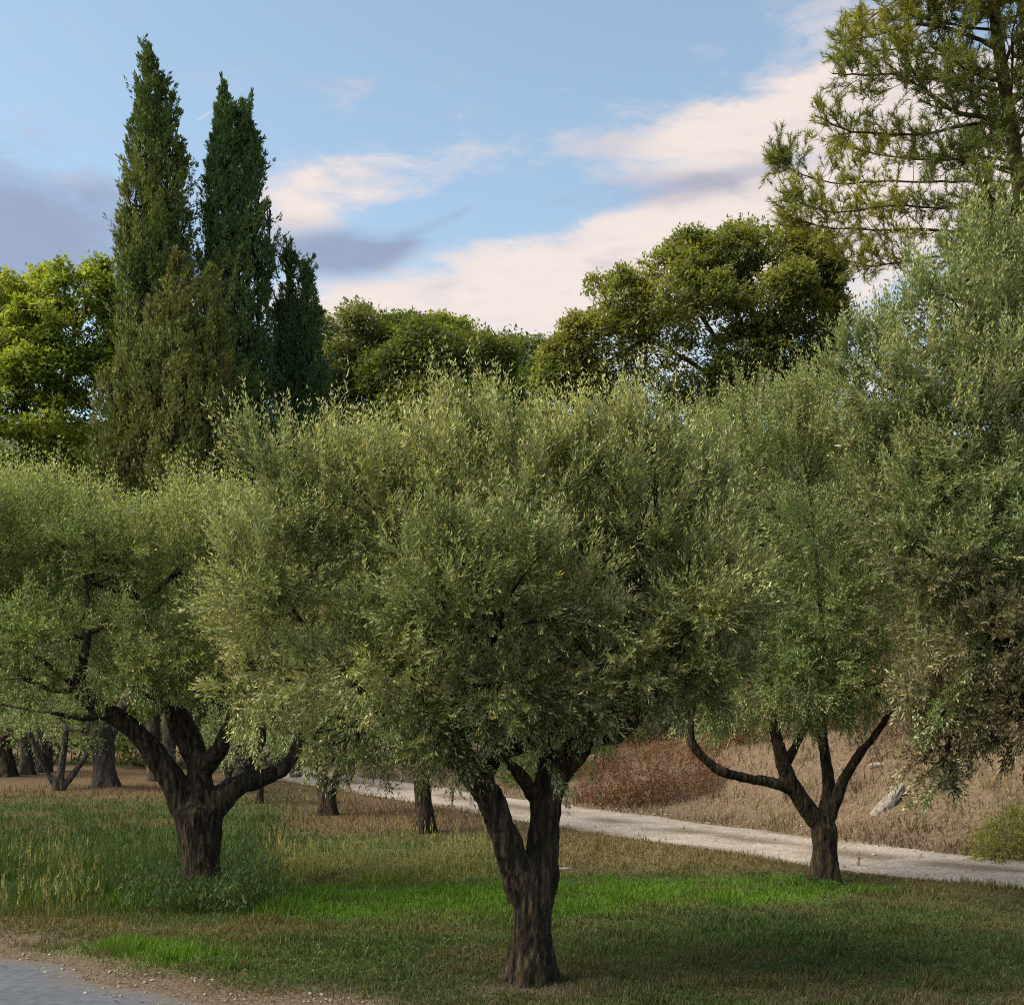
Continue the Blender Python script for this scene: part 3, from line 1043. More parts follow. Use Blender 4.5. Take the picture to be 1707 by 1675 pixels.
def remesh_trunk(name, tubes, voxel, mat, parent, origin, relief=.02, seed=5, fine=22.0):
    """one continuous woody surface grown from overlapping swept limbs, with ridged bark"""
    Vs, F4, F3, n = [], [], [], 0
    for pts, rad, sides in tubes:
        V, a, b, c = tube(pts, rad, sides, cap=True)
        Vs.append(V)
        F4.append(a + n)
        F3 += [b + n, c + n]
        n += len(V)
    V = np.concatenate(Vs)
    faces = [tuple(f) for f in np.concatenate(F4).tolist()] + [tuple(f) for f in np.concatenate(F3).tolist()]
    me = bpy.data.meshes.new('rough')
    me.from_pydata(V.tolist(), [], faces)
    tmp = bpy.data.objects.new('rough', me)
    COL.objects.link(tmp)
    md = tmp.modifiers.new('r', 'REMESH')
    md.mode = 'VOXEL'
    md.voxel_size = voxel
    sm = tmp.modifiers.new('s', 'SMOOTH')
    sm.factor = .5
    sm.iterations = 3
    dg = bpy.context.evaluated_depsgraph_get()
    me2 = bpy.data.meshes.new_from_object(tmp.evaluated_get(dg))
    bpy.data.objects.remove(tmp)
    bpy.data.meshes.remove(me)
    nv = len(me2.vertices)
    co = np.empty(nv * 3, np.float32)
    me2.vertices.foreach_get('co', co)
    co = co.reshape(-1, 3)
    no = np.empty(nv * 3, np.float32)
    me2.vertices.foreach_get('normal', no)
    no = no.reshape(-1, 3)
    lump = fbm(co * np.array([6, 6, 3.0]), seed, 3) - .5
    rid = 1 - np.abs(fbm(co * np.array([fine, fine, fine * .22]) + 1.5 * lump[:, None], seed + 9, 3) - .5) * 4
    co = co + no * (lump * relief * 3.2 + rid * relief * .75)[:, None]
    co = co - np.asarray(origin, np.float32)
    me2.vertices.foreach_set('co', co.astype(np.float32).ravel())
    me2.polygons.foreach_set('use_smooth', np.ones(len(me2.polygons), bool))
    me2.update()
    me2.name = name
    me2.materials.clear()
    me2.materials.append(mat)
    o = bpy.data.objects.new(name, me2)
    COL.objects.link(o)
    o.parent = parent
    return o


def limb(px, Y, dys=None, sub=5):
    """traced limb: (u, v, width px) with its own depth offsets"""
    px = np.asarray(px, float)
    dys = np.zeros(len(px)) if dys is None else np.interp(np.linspace(0, 1, len(px)), np.linspace(0, 1, len(dys)), dys)
    pts = np.array([at(a[0], a[1], Y + b) for a, b in zip(px, dys)])
    rad = np.array([a[2] * .44 * (Y + b) / F for a, b in zip(px, dys)])
    P = catmull(pts, sub)
    r = np.interp(np.linspace(0, 1, len(P)), np.linspace(0, 1, len(rad)), rad)
    return P, r


def grow_branches(acc, tips, C, R, r0=.03, nsub=7, sides=5, seed=0, reach=.82):
    """secondary branches from the limb tips into every lobe, then out to its surface"""
    tips = np.array([t[0] for t in tips]), np.array([t[1] for t in tips])
    for c, r in zip(C, R):
        dd = np.linalg.norm(tips[0] - c, axis=1)
        i = int(np.argmin(dd))
        a, ra = tips[0][i], min(tips[1][i] * .85, r0)
        mid = (a + c) / 2 + rng.normal(size=3) * dd[i] * .10 + np.array([0, 0, -.05 * dd[i]])
        P = catmull([a, mid, c], 5)
        V, Fc = tube(P, np.linspace(ra, r0 * .55, len(P)), sides)
        acc.add(V, Fc)
        for k in range(nsub):
            dr = rdir(1)[0]
            dr[2] = abs(dr[2]) * (1 if rng.random() < .7 else -.6)
            e = c + dr * r * reach
            s = P[rng.integers(len(P) // 2, len(P))]
            m = (s + e) / 2 + rng.normal(size=3) * .10 * np.linalg.norm(e - s)
            Q = catmull([s, m, e], 4)
            V, Fc = tube(Q, np.linspace(r0 * .4, r0 * .1, len(Q)), 4)
            acc.add(V, Fc)
            for kk in range(2):
                s2 = Q[rng.integers(3, len(Q) - 1)]
                e2 = s2 + (rdir(1)[0] * .5 + dr * .5) * r * .45
                Q2 = catmull([s2, (s2 + e2) / 2 + rng.normal(size=3) * .05, e2], 3)
                V, Fc = tube(Q2, np.linspace(r0 * .2, r0 * .07, len(Q2)), 3)
                acc.add(V, Fc)


def olive_tree(label, base_uv, Y, trunk, limbs, lobes, n, voxel=.014, group='olive trees of the grove', bark=None, shoot_kw={}, crown_kw={}, relief=.018,
               r0=.03, nsub=7, cat='tree', twig=True, tri=True, shrink=.2, roots=5):
    C, R = lobes_px(lobes, Y)
    R = np.maximum(R - shrink, .5 * R)                     # shoots reach past the boughs by about this much
    bx, by = (base_uv[0] - U0) * Y / F, Y
    base = np.array([bx, by, gz1(bx, by)])
    root = thing('olive_tree', label, cat, base, group)
    tubes, tips = [], []
    P, r = limb(trunk, Y)
    P[0][2] = base[2] - .12
    tubes.append((P, r, 16))
    tips.append((P[-1], r[-1]))
    for lm, dys in limbs:
        P, r = limb(lm, Y, dys)
        tubes.append((P, r, 12))
        tips.append((P[-1], r[-1]))
        tips.append((P[len(P) * 2 // 3], r[len(P) * 2 // 3]))
    tr = trunk[1][2] * .5 * Y / F
    for k in range(roots):
        a = 6.283 * (k + .6 * rng.random()) / roots
        dv = np.array([math.cos(a), math.sin(a), 0])
        b0 = np.array([base[0], base[1], base[2]])
        pts = catmull([b0 + dv * tr * .45 + [0, 0, .42], b0 + dv * tr * .80 + [0, 0, .16], b0 + dv * tr * (.98 + .14 * rng.random()) + [0, 0, .03], b0 + dv * tr * 1.3 + [0, 0, -.10]], 4)
        tubes.append((pts, np.linspace(tr * .42, tr * .16, len(pts)), 8))
    remesh_trunk('trunk', tubes, voxel, bark or M_BARK, root, base, relief, seed=int(base_uv[0]) % 97)
    br = Acc(4)
    grow_branches(br, tips, C, R, r0, nsub)
    br.build('branches', bark or M_BARK, root, base, smooth=True, kind='stuff')
    lo, hi = (C[:, 2] - R[:, 2]).min(), (C[:, 2] + R[:, 2]).max()
    Ck, Rk = knobbly(C, R * .94, 3, up=.1)
    P, N, Q = boughs(Ck, Rk, n, seed=int(base_uv[0]) % 89 + 2, lo=lo, hi=hi, **dict(crown_kw))
    L, T = Acc(3 if tri else 4), Acc(4)
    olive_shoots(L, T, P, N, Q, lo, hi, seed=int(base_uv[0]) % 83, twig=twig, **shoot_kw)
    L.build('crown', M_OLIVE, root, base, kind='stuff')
    if twig:
        T.build('twigs', M_TWIG, root, base, kind='stuff')
    return root


# the four olives one sees whole ------------------------------------------
olive_tree('gnarled olive nearest the lane with a Y-shaped forked trunk and the broad central crown', (884, 1638), 9.58,
    [(884, 1648, 78), (886, 1622, 70), (888, 1560, 65), (886, 1505, 66), (880, 1462, 74), (879, 1425, 42)],
    [([(870, 1500, 50), (860, 1450, 52), (843, 1395, 50), (818, 1335, 50), (794, 1298, 44), (778, 1262, 32), (745, 1210, 24), (690, 1140, 18), (640, 1060, 13)], [0, -.12, -.35, -.5]),
     ([(896, 1510, 50), (902, 1450, 56), (907, 1375, 53), (912, 1325, 54), (930, 1285, 46), (962, 1250, 40), (985, 1212, 30), (1002, 1165, 24), (1030, 1080, 17), (1060, 990, 12)], [0, .05, .1, -.2]),
     ([(806, 1318, 28), (820, 1272, 24), (852, 1246, 22), (905, 1232, 18), (930, 1190, 14), (925, 1110, 10)], [-.3, .1, .4]),
     ([(893, 1330, 22), (868, 1292, 18), (832, 1256, 14), (800, 1200, 12), (780, 1110, 9)], [.1, -.3, -.5]),
     ([(938, 1290, 24), (975, 1242, 20), (1025, 1228, 15), (1085, 1170, 12), (1130, 1080, 9)], [.05, -.25, -.4]),
     ([(915, 1320, 40), (905, 1240, 30), (880, 1140, 24), (850, 1020, 16), (830, 900, 11)], [.1, .4, .6]),
     ([(812, 1325, 34), (760, 1270, 24), (690, 1230, 18), (600, 1150, 14), (520, 1060, 10)], [-.2, .3, .8])],
    [(820, 865, 215, 178, .1, 1.05), (610, 880, 165, 145, .2, .95), (470, 990, 140, 165, -.1, .85), (1060, 875, 170, 150, .2, .95), (1150, 990, 115, 150, -.1, .8),
     (840, 1010, 220, 170, -.75, .75), (620, 1120, 190, 135, -.5, .75), (960, 1110, 200, 110, -.35, .8), (785, 730, 75, 78, .2, .5), (1000, 762, 150, 70, .1, .6), (605, 775, 85, 62, .1, .55), (925, 1262, 20, 50, -.55, .1), (1090, 730, 50, 45, .1, .3), (700, 800, 90, 80, 0, .6),
     (428, 1148, 108, 86, .1, .65), (700, 1010, 190, 190, .8, .9), (1010, 1000, 190, 170, .9, .9), (830, 1150, 150, 90, -.7, .5), (1150, 1122, 105, 98, -.1, .65), (595, 1238, 150, 64, -.1, .6), (735, 1240, 85, 60, -.55, .4), (1010, 1192, 115, 60, -.2, .5), (500, 800, 100, 110, .1, .7), (1165, 830, 75, 85, .15, .5), (1240, 990, 35, 60, 0, .3)],
    17500, .017, shrink=.14, shoot_kw=dict(length=(.16, .40), nodes=10, leaf=(.050, .082), lw=.26, twig_frac=.3, brown=.16), crown_kw=dict(view_bias=.6, gap=.40, inner=.14, blen=.36), relief=.026, r0=.028)

olive_tree('dark olive on the left with thick spreading limbs and weeds round its trunk', (336, 1505), 14.65,
    [(338, 1525, 74), (337, 1480, 67), (335, 1430, 67), (333, 1385, 80), (331, 1352, 92), (331, 1325, 40)],
    [([(312, 1352, 54), (283, 1292, 46), (247, 1242, 40), (211, 1206, 36), (166, 1180, 32), (138, 1158, 27), (132, 1134, 20), (140, 1095, 14), (150, 1040, 10)], [0, -.3, -.8]),
     ([(190, 1192, 14), (140, 1196, 10), (95, 1190, 7), (76, 1188, 5)], [-.6, -.9]),
     ([(335, 1345, 54), (331, 1275, 40), (318, 1232, 36), (300, 1192, 30), (270, 1168, 24), (250, 1100, 16), (240, 1000, 11)], [0, .2, .5]),
     ([(322, 1268, 22), (304, 1240, 19), (288, 1208, 17), (285, 1172, 14), (300, 1090, 10)], [.1, -.3]),
     ([(342, 1275, 38), (368, 1247, 32), (383, 1203, 22), (394, 1166, 17), (400, 1080, 12)], [0, -.3, -.3]),
     ([(352, 1348, 56), (392, 1312, 40), (430, 1299, 31), (470, 1283, 23), (490, 1258, 19), (510, 1200, 14)], [0, .2, .5]),
     ([(408, 1306, 20), (420, 1268, 16), (436, 1238, 12), (440, 1180, 9)], [.1, .5])],
    [(70, 920, 210, 125, 0, 1.5), (320, 940, 160, 125, .2, 1.4), (130, 1062, 220, 96, -.3, 1.4), (325, 1066, 165, 92, -.1, 1.3), (230, 1120, 120, 50, -.7, .8), (400, 1105, 80, 55, -.4, .7), (-60, 1040, 160, 140, 0, 1.3), (330, 870, 75, 62, .3, .8), (425, 890, 110, 85, .5, 1),
     (60, 850, 110, 62, .2, .9), (180, 915, 140, 80, -.6, .9), (40, 1132, 125, 60, -.4, .9), (440, 1080, 110, 95, .5, 1.0), (-40, 900, 130, 130, .3, 1), (-70, 1150, 120, 50, 0, .8), (230, 1110, 110, 45, .5, .9)],
    13500, .026, shrink=.3, shoot_kw=dict(length=(.18, .42), nodes=8, leaf=(.055, .085), lw=.28, pal=((0.114, 0.162, 0.041), (0.178, 0.210, 0.066)), tipcol=(0.41, 0.45, 0.16), twig_r=.004, twig_frac=.28), crown_kw=dict(view_bias=.6, gap_scale=1.1, gap=.39, inner=.14, blen=.48), relief=.02, r0=.035)

olive_tree('slim olive by the gravel track on the right with four open limbs', (1375, 1470), 16.1,
    [(1375, 1485, 56), (1375, 1455, 45), (1375, 1420, 44), (1373, 1382, 50), (1371, 1352, 24)],
    [([(1360, 1368, 36), (1328, 1322, 31), (1312, 1290, 27), (1300, 1250, 23), (1290, 1206, 18), (1280, 1130, 13), (1270, 1030, 9)], [0, -.2, .1]),
     ([(1316, 1312, 24), (1280, 1303, 20), (1245, 1297, 18), (1200, 1284, 17), (1167, 1256, 15), (1150, 1222, 12), (1160, 1150, 9)], [-.1, -.4, -.5]),
     ([(1374, 1360, 28), (1382, 1310, 23), (1376, 1262, 20), (1369, 1215, 18), (1369, 1150, 14), (1370, 1040, 10)], [0, .3, .4]),
     ([(1384, 1362, 22), (1404, 1305, 19), (1430, 1261, 16), (1465, 1216, 12), (1495, 1170, 9)], [0, -.3, -.3]),
     ([(1310, 1275, 17), (1332, 1230, 15), (1345, 1198, 12), (1340, 1120, 9)], [0, .5, .6])],
    [(1330, 850, 150, 170, .2, 1.3), (1400, 1010, 140, 150, 0, 1.2), (1220, 1030, 120, 150, .1, 1.1), (1300, 1135, 165, 102, -.2, 1.1), (1250, 740, 130, 80, .4, 1), (1420, 820, 110, 130, .3, 1.1), (1185, 1165, 98, 68, -.2, .8),
     (1440, 1140, 100, 86, -.1, .9), (1330, 700, 80, 60, .4, .7), (1180, 850, 110, 150, .4, 1), (1490, 930, 60, 90, .1, .6), (1130, 1170, 50, 45, 0, .5)],
    12000, .022, shrink=.2, shoot_kw=dict(length=(.18, .42), nodes=8, leaf=(.055, .085), lw=.28, pal=((0.096, 0.142, 0.050), (0.150, 0.186, 0.067)), tipcol=(0.336, 0.372, 0.156), twig_r=.004, twig_frac=.28), crown_kw=dict(view_bias=.6, gap_scale=1.1, gap=.39, inner=.14, blen=.48), relief=.014, r0=.03)

olive_tree('tall olive at the right edge, its dense crown drooping almost to the bank', (1835, 1480), 14.6,
    [(1835, 1540, 110), (1832, 1470, 86), (1828, 1400, 80), (1820, 1340, 90)],
    [([(1812, 1350, 56), (1760, 1250, 42), (1700, 1140, 30), (1650, 1010, 20), (1630, 860, 12)], [0, -.4, -.6]),
     ([(1830, 1340, 56), (1810, 1200, 44), (1780, 1040, 32), (1720, 860, 22), (1640, 640, 12)], [0, .3, .6]),
     ([(1845, 1345, 50), (1890, 1220, 38), (1900, 1050, 26), (1880, 850, 14)], [0, 0])],
    [(1600, 520, 130, 130, .2, 1.1), (1500, 660, 120, 110, 0, 1.0), (1640, 700, 170, 160, -.2, 1.3), (1740, 560, 150, 150, .3, 1.3), (1560, 830, 150, 140, -.1, 1.2), (1720, 880, 170, 180, -.4, 1.3), (1600, 470, 80, 62, .2, .6), (1450, 720, 90, 60, .2, .7),
     (1620, 1030, 130, 140, -.1, 1.1), (1750, 1110, 150, 150, -.5, 1.0), (1585, 1175, 110, 108, -.4, .8), (1695, 1200, 115, 82, -.5, .8), (1552, 1250, 64, 74, -.4, .45), (1850, 800, 160, 250, 0, 1.4), (1850, 1100, 150, 150, 0, 1.2), (1430, 610, 70, 60, .3, .6), (1680, 490, 90, 70, .5, .8), (1540, 760, 140, 120, .4, 1), (1660, 620, 120, 120, .5, 1.1), (1565, 1298, 56, 48, -.5, .4), (1500, 570, 80, 70, .3, .7), (1660, 1060, 130, 120, -.8, .8), (1620, 920, 120, 110, -.8, .8), (1640, 760, 130, 110, -.7, .8), (1740, 1180, 110, 100, -.9, .7), (1530, 960, 80, 110, -.4, .7)],
    18000, .03, shrink=.20, shoot_kw=dict(brown=.8, length=(.18, .44), nodes=8, leaf=(.07, .11), lw=.30, pal=((0.096, 0.138, 0.053), (0.150, 0.180, 0.070)), tipcol=(0.348, 0.384, 0.168), twig_r=.0045, twig_frac=.22, yellow=.008), crown_kw=dict(view_bias=.6, gap_scale=1.1, gap=.39, inner=.14, blen=.48), relief=.02, r0=.04)

# olives farther up the slope --------------------------------------------
BK = dict(length=(.35, .7), nodes=6, leaf=(.08, .12), lw=.26, pal=((0.090, 0.130, 0.043), (0.138, 0.162, 0.062)), tipcol=(0.288, 0.324, 0.132))
olive_tree('far olive beside the track with a straight bare trunk', (708, 1386), 22.3,
    [(708, 1398, 42), (709, 1380, 34), (706, 1330, 32), (702, 1285, 32), (700, 1262, 34)],
    [([(698, 1268, 26), (670, 1220, 18), (640, 1160, 12)], [0, -.4]), ([(704, 1268, 24), (735, 1215, 18), (770, 1140, 12)], [0, .4])],
    [(640, 1100, 150, 120, 0, 1.6), (760, 1060, 150, 130, .2, 1.6), (700, 980, 150, 120, 0, 1.6), (600, 1190, 100, 55, -.3, 1), (720, 1190, 80, 40, -.6, .8)],
    2600, .03, shoot_kw=BK, crown_kw=dict(gap_scale=.9), twig=False, nsub=3)
olive_tree('short far olive whose trunk splits low beside the track', (546, 1358), 25.4,
    [(546, 1366, 38), (546, 1350, 30), (542, 1320, 28), (540, 1300, 28)],
    [([(540, 1306, 22), (532, 1270, 17), (520, 1200, 12)], [0, -.3]), ([(552, 1330, 16), (562, 1292, 13), (572, 1262, 10), (585, 1200, 8)], [0, .4])],
    [(520, 1160, 110, 75, 0, 1.4), (580, 1190, 90, 65, .3, 1.3), (510, 1225, 60, 40, -.3, .8), (560, 1100, 100, 60, .2, 1.2)],
    1700, .03, shoot_kw=BK, crown_kw=dict(gap_scale=.9), twig=False, nsub=3)
olive_tree('old far olive with a stout grey trunk behind the left olive', (175, 1313), 33.0,
    [(175, 1322, 54), (174, 1300, 42), (173, 1262, 38), (170, 1225, 46), (170, 1205, 40)],
    [([(164, 1228, 26), (140, 1180, 18), (110, 1130, 12)], [0, -.5]), ([(178, 1228, 30), (200, 1185, 20), (230, 1120, 12)], [0, .6])],
    [(110, 1120, 120, 75, 0, 1.9), (230, 1120, 110, 75, .2, 1.9), (170, 1070, 120, 70, 0, 1.9), (60, 1170, 70, 40, 0, 1.2)],
    1000, .04, bark=M_BARKG, shoot_kw=dict(BK, leaf=(.10, .15)), crown_kw=dict(gap_scale=.8), twig=False, nsub=3)
olive_tree('far olive bush of thin spreading stems left of the grey trunk', (98, 1311), 32.5,
    [(98, 1318, 22), (98, 1312, 17), (100, 1300, 13), (106, 1255, 11), (110, 1215, 9)],
    [([(94, 1314, 11), (80, 1290, 10), (66, 1264, 9), (50, 1220, 7)], [0, -.4]), ([(104, 1314, 12), (122, 1290, 10), (146, 1255, 9), (165, 1215, 7)], [0, .4]), ([(90, 1314, 10), (84, 1300, 9), (60, 1240, 7)], [0, .7])],
    [(95, 1195, 85, 42, 0, 1.4), (50, 1215, 55, 34, .2, 1), (140, 1215, 45, 28, -.2, .9)],
    600, .03, bark=M_BARKG, shoot_kw=dict(BK, leaf=(.10, .14)), crown_kw=dict(gap_scale=.8), twig=False, nsub=3, r0=.05)
olive_tree('far olive with a short dark trunk at the left edge', (8, 1286), 38.0,
    [(8, 1294, 52), (10, 1280, 36), (6, 1255, 30), (0, 1230, 34)],
    [([(-4, 1240, 24), (-30, 1200, 15)], [0, .3]), ([(4, 1240, 22), (25, 1205, 14), (40, 1160, 10)], [0, -.4])],
    [(0, 1150, 110, 70, 0, 2), (-70, 1170, 80, 60, 0, 1.6), (40, 1190, 60, 40, -.5, 1.2)],
    700, .05, shoot_kw=dict(BK, leaf=(.12, .17)), crown_kw=dict(gap_scale=.7), twig=False, nsub=3)
olive_tree('far olive with a twin trunk just right of the edge trunk', (44, 1284), 39.0,
    [(44, 1292, 34), (45, 1278, 26), (42, 1250, 20), (38, 1225, 16)],
    [([(48, 1284, 16), (56, 1255, 14), (62, 1220, 10)], [0, .3])],
    [(50, 1190, 70, 45, 0, 1.6), (70, 1150, 80, 60, 0, 1.8)],
    500, .05, bark=M_BARKG, shoot_kw=dict(BK, leaf=(.12, .17)), crown_kw=dict(gap_scale=.7), twig=False, nsub=3)
olive_tree('young far olive with a thin bent trunk seen under the left olive', (432, 1335), 28.0,
    [(432, 1342, 16), (432, 1330, 12), (434, 1312, 11), (430, 1290, 10), (436, 1262, 9)],
    [([(432, 1300, 8), (418, 1275, 7), (405, 1240, 6)], [0, .3])],
    [(425, 1225, 60, 48, 0, 1.1), (395, 1250, 40, 28, .3, .8), (450, 1250, 40, 25, -.3, .7)],
    500, .025, shoot_kw=dict(BK, leaf=(.08, .12)), crown_kw=dict(gap_scale=.9), twig=False, nsub=3)
olive_tree('thin far olive seen in the fork of the left olive', (381, 1320), 31.0,
    [(381, 1326, 14), (382, 1312, 11), (379, 1290, 10), (374, 1268, 9)],
    [([(380, 1298, 8), (390, 1270, 7), (398, 1240, 6)], [0, .3])],
    [(372, 1232, 55, 38, 0, 1.1), (340, 1255, 35, 28, .2, .8)],
    450, .025, shoot_kw=dict(BK, leaf=(.09, .13)), crown_kw=dict(gap_scale=.9), twig=False, nsub=3)
# the silvery crown behind the slim right olive and behind the left one
olive_tree('olive standing behind the slim one, only its silvery top showing above', (1450, 1240), 31.0,
    [(1450, 1300, 40), (1450, 1200, 30), (1445, 1120, 28)],
    [([(1443, 1130, 22), (1420, 1000, 16), (1390, 860, 10)], [0, .4]), ([(1446, 1130, 22), (1490, 1000, 14), (1520, 880, 9)], [0, -.4])],
    [(1330, 780, 110, 85, 0, 1.8), (1420, 770, 110, 90, .2, 1.9), (1300, 715, 70, 50, .2, 1.3), (1450, 900, 150, 140, 0, 2.1), (1400, 1050, 140, 110, .2, 2), (1520, 1060, 120, 120, 0, 1.9)],
    5600, .04, shoot_kw=dict(BK, leaf=(.09, .14)), crown_kw=dict(gap_scale=.8, view_bias=.6), twig=False, nsub=3)


# ------------------------------------------------------------------ cypresses

def cypress(label, Y, spindles, base_uv, n, pal, leafL=(.10, .19), gap=.36, openness=.0, group='cypresses above the grove', brown=.0):
    bx = (base_uv[0] - U0) * Y / F
    base = np.array([bx, Y, gz1(bx, Y)])
    root = thing('cypress', label, 'cypress', base, group)
    L, T = Acc(3), Acc(4)
    areas = np.array([(b[1] - a[1]) * hw for (a, b, hw, pk) in spindles], float)
    areas /= areas.sum()
    for (a, b, hw, pk), ar in zip(spindles, areas):
        A, B = at(a[0], a[1], Y + pk[1]), at(b[0], b[1], Y + pk[1])
        hwm = hw * Y / F
        m = int(n * ar / 2.7)
        t = rng.random(m) ** .85                                    # 0 at the tip, 1 at the foot
        t = np.where(rng.random(m) < .86, t, 1 + .55 * rng.random(m))        # a thinner skirt below
        ang = rng.random(m) * 2 * math.pi
        ang = np.where((np.sin(ang) > .3) & (rng.random(m) < .5), -ang, ang)
        prof = np.minimum(1, (t / pk[0]) ** .75) * (1 - .28 * sstep(t, .75, 1.0))
        lump = fbm(np.stack([np.cos(ang) * 2.6 + a[0], np.sin(ang) * 2.6, t * np.linalg.norm(B - A) * 1.5 + a[0]], -1), 7, 2)
        rr = hwm * prof * (.30 + 1.08 * lump) * (1 - .30 * rng.random(m) ** 2) + .05
        c0 = A + (B - A) * t[:, None]
        O = np.stack([np.cos(ang), np.sin(ang), 0 * ang], -1)
        P = c0 + O * rr[:, None]
        nz = fbm(P * np.array([2.4, 2.4, 1.5]), 23, 2)
        ok = rng.random(m) < .08 + .92 * sstep(nz, gap - .06, gap + .10)
        P, O, t, nz = P[ok], O[ok], t[ok], nz[ok]
        m = len(P)
        up = np.array([0, 0, 1.0])
        big = rng.random(m) < .12
        hue = fbm(P * .7, 61, 2)[:, None]
        cc = np.array(pal[0]) * (1 - sstep(hue, .35, .65)) + np.array(pal[1]) * sstep(hue, .35, .65)
        if brown:
            bm = (sstep(fbm(P * np.array([1.1, 1.1, .55]), 77, 2), .44, .62) * brown)[:, None]
            cc = cc * (1 - bm) + np.array([.125, .095, .046]) * bm
        D0 = nrm(up * 1.0 + O * .40 + rdir(m) * .30)
        for k in range(36):
            d = nrm(D0 + rdir(m) * .55)
            q = rng.random((m, 1))
            tp = (.35 + .65 * np.clip(t / .2, 0, 1))[:, None]
            ofs = (D0 * q * (.40 + .40 * big[:, None]) + rdir(m) * .15 * (1.05 - q)) * tp
            l = leafL[0] + (leafL[1] - leafL[0]) * rng.random(m)
            V, Fc = leaves(P + ofs, d, nrm(O + rdir(m) * .7), l, l * .34, tri=True)
            L.add(V, Fc, jitter(cc, .35, .10))
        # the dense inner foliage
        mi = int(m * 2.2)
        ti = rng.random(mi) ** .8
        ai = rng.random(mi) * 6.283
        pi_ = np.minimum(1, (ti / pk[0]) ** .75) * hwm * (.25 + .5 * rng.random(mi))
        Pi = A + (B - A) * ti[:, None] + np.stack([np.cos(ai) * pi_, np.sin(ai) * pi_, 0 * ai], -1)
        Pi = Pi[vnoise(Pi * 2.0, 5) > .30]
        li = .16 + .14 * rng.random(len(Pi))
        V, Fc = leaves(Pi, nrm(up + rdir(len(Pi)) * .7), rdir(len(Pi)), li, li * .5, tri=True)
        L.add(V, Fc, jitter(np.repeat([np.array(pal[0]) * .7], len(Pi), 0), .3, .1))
        # inner stem and upright boughs
        pts = np.linspace(A + (B - A) * .03, B, 12)
        V, Fc = tube(pts, np.linspace(.02, max(.06, hwm * .16), 12), 7)
        T.add(V, Fc)
        for k in range(int(14 * (b[1] - a[1]) / 300)):
            tt = .12 + .85 * rng.random()
            s = A + (B - A) * tt
            an = rng.random() * 2 * math.pi
            rr_ = hwm * min(1, (tt / pk[0]) ** .75) * .8
            e = s + np.array([math.cos(an) * rr_, math.sin(an) * rr_, .5 + 1.2 * rr_])
            V, Fc = tube(catmull([s, (s + e) / 2 + np.array([math.cos(an), math.sin(an), 0]) * rr_ * .25, e], 3), np.linspace(.035, .012, 7), 4)
            T.add(V, Fc)
    P, r = limb([(base_uv[0], base_uv[1], 26), (spindles[0][1][0], spindles[0][1][1] - 40, 22)], Y)
    P[0] = base - np.array([0, 0, .2])
    V, Fc = tube(P, r, 10)
    T.add(V, Fc)
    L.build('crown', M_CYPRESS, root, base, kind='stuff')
    T.build('trunk', M_BARKG, root, base, smooth=True)
    return root


G1 = ((.072, .112, .034), (.125, .155, .046))
G2 = ((.046, .094, .036), (.084, .132, .046))
GB = ((.088, .116, .034), (.140, .150, .048))
cypress('tallest cypress, airy at its twin tips, rising above the left olive', 36,
    [((247, 82), (252, 250), 13, (.55, 0)), ((249, 96), (258, 840), 43, (.40, 0)), ((276, 132), (284, 700), 26, (.25, .1)), ((224, 200), (234, 800), 22, (.35, 0)), ((296, 250), (298, 640), 22, (.3, .2)), ((222, 350), (226, 800), 22, (.3, -.2)), ((308, 420), (305, 760), 16, (.3, -.1))],
    (256, 1190), 8200, G1, gap=.42)
cypress('second cypress, dense and dark with two pointed tips', 37,
    [((374, 148), (380, 300), 13, (.55, 0)), ((408, 174), (412, 310), 11, (.55, .1)), ((376, 166), (396, 800), 40, (.40, 0)), ((411, 196), (418, 790), 33, (.36, .1)), ((360, 226), (368, 760), 23, (.32, -.1)), ((424, 225), (436, 770), 22, (.45, 0)), ((350, 345), (353, 760), 16, (.3, -.1)), ((451, 345), (444, 520), 8, (.35, 0))],
    (400, 1190), 8600, G2, gap=.40)
cypress('small cypress with a thin spire beside the second tall one', 38,
    [((480, 396), (483, 540), 9, (.6, 0)), ((509, 440), (511, 560), 9, (.6, 0)), ((481, 416), (486, 790), 25, (.75, 0)), ((509, 458), (516, 790), 25, (.65, .1)), ((528, 520), (530, 770), 20, (.4, .1)), ((464, 500), (468, 790), 20, (.5, 0))],
    (494, 1190), 3600, G2, gap=.38)
cypress('bushy olive-brown cypress low in front of the two tall ones', 33.5,
    [((299, 432), (300, 860), 42, (.40, 0)), ((352, 450), (348, 850), 30, (.40, .2)), ((268, 500), (268, 850), 40, (.4, -.1)), ((228, 560), (228, 850), 42, (.42, .2)), ((192, 620), (194, 850), 36, (.5, .3)), ((358, 520), (352, 830), 30, (.4, -.3)), ((312, 530), (312, 860), 44, (.3, -.5))],
    (280, 1200), 7200, GB, gap=.40, brown=.25)


# ------------------------------------------------------------------ broad leaved trees

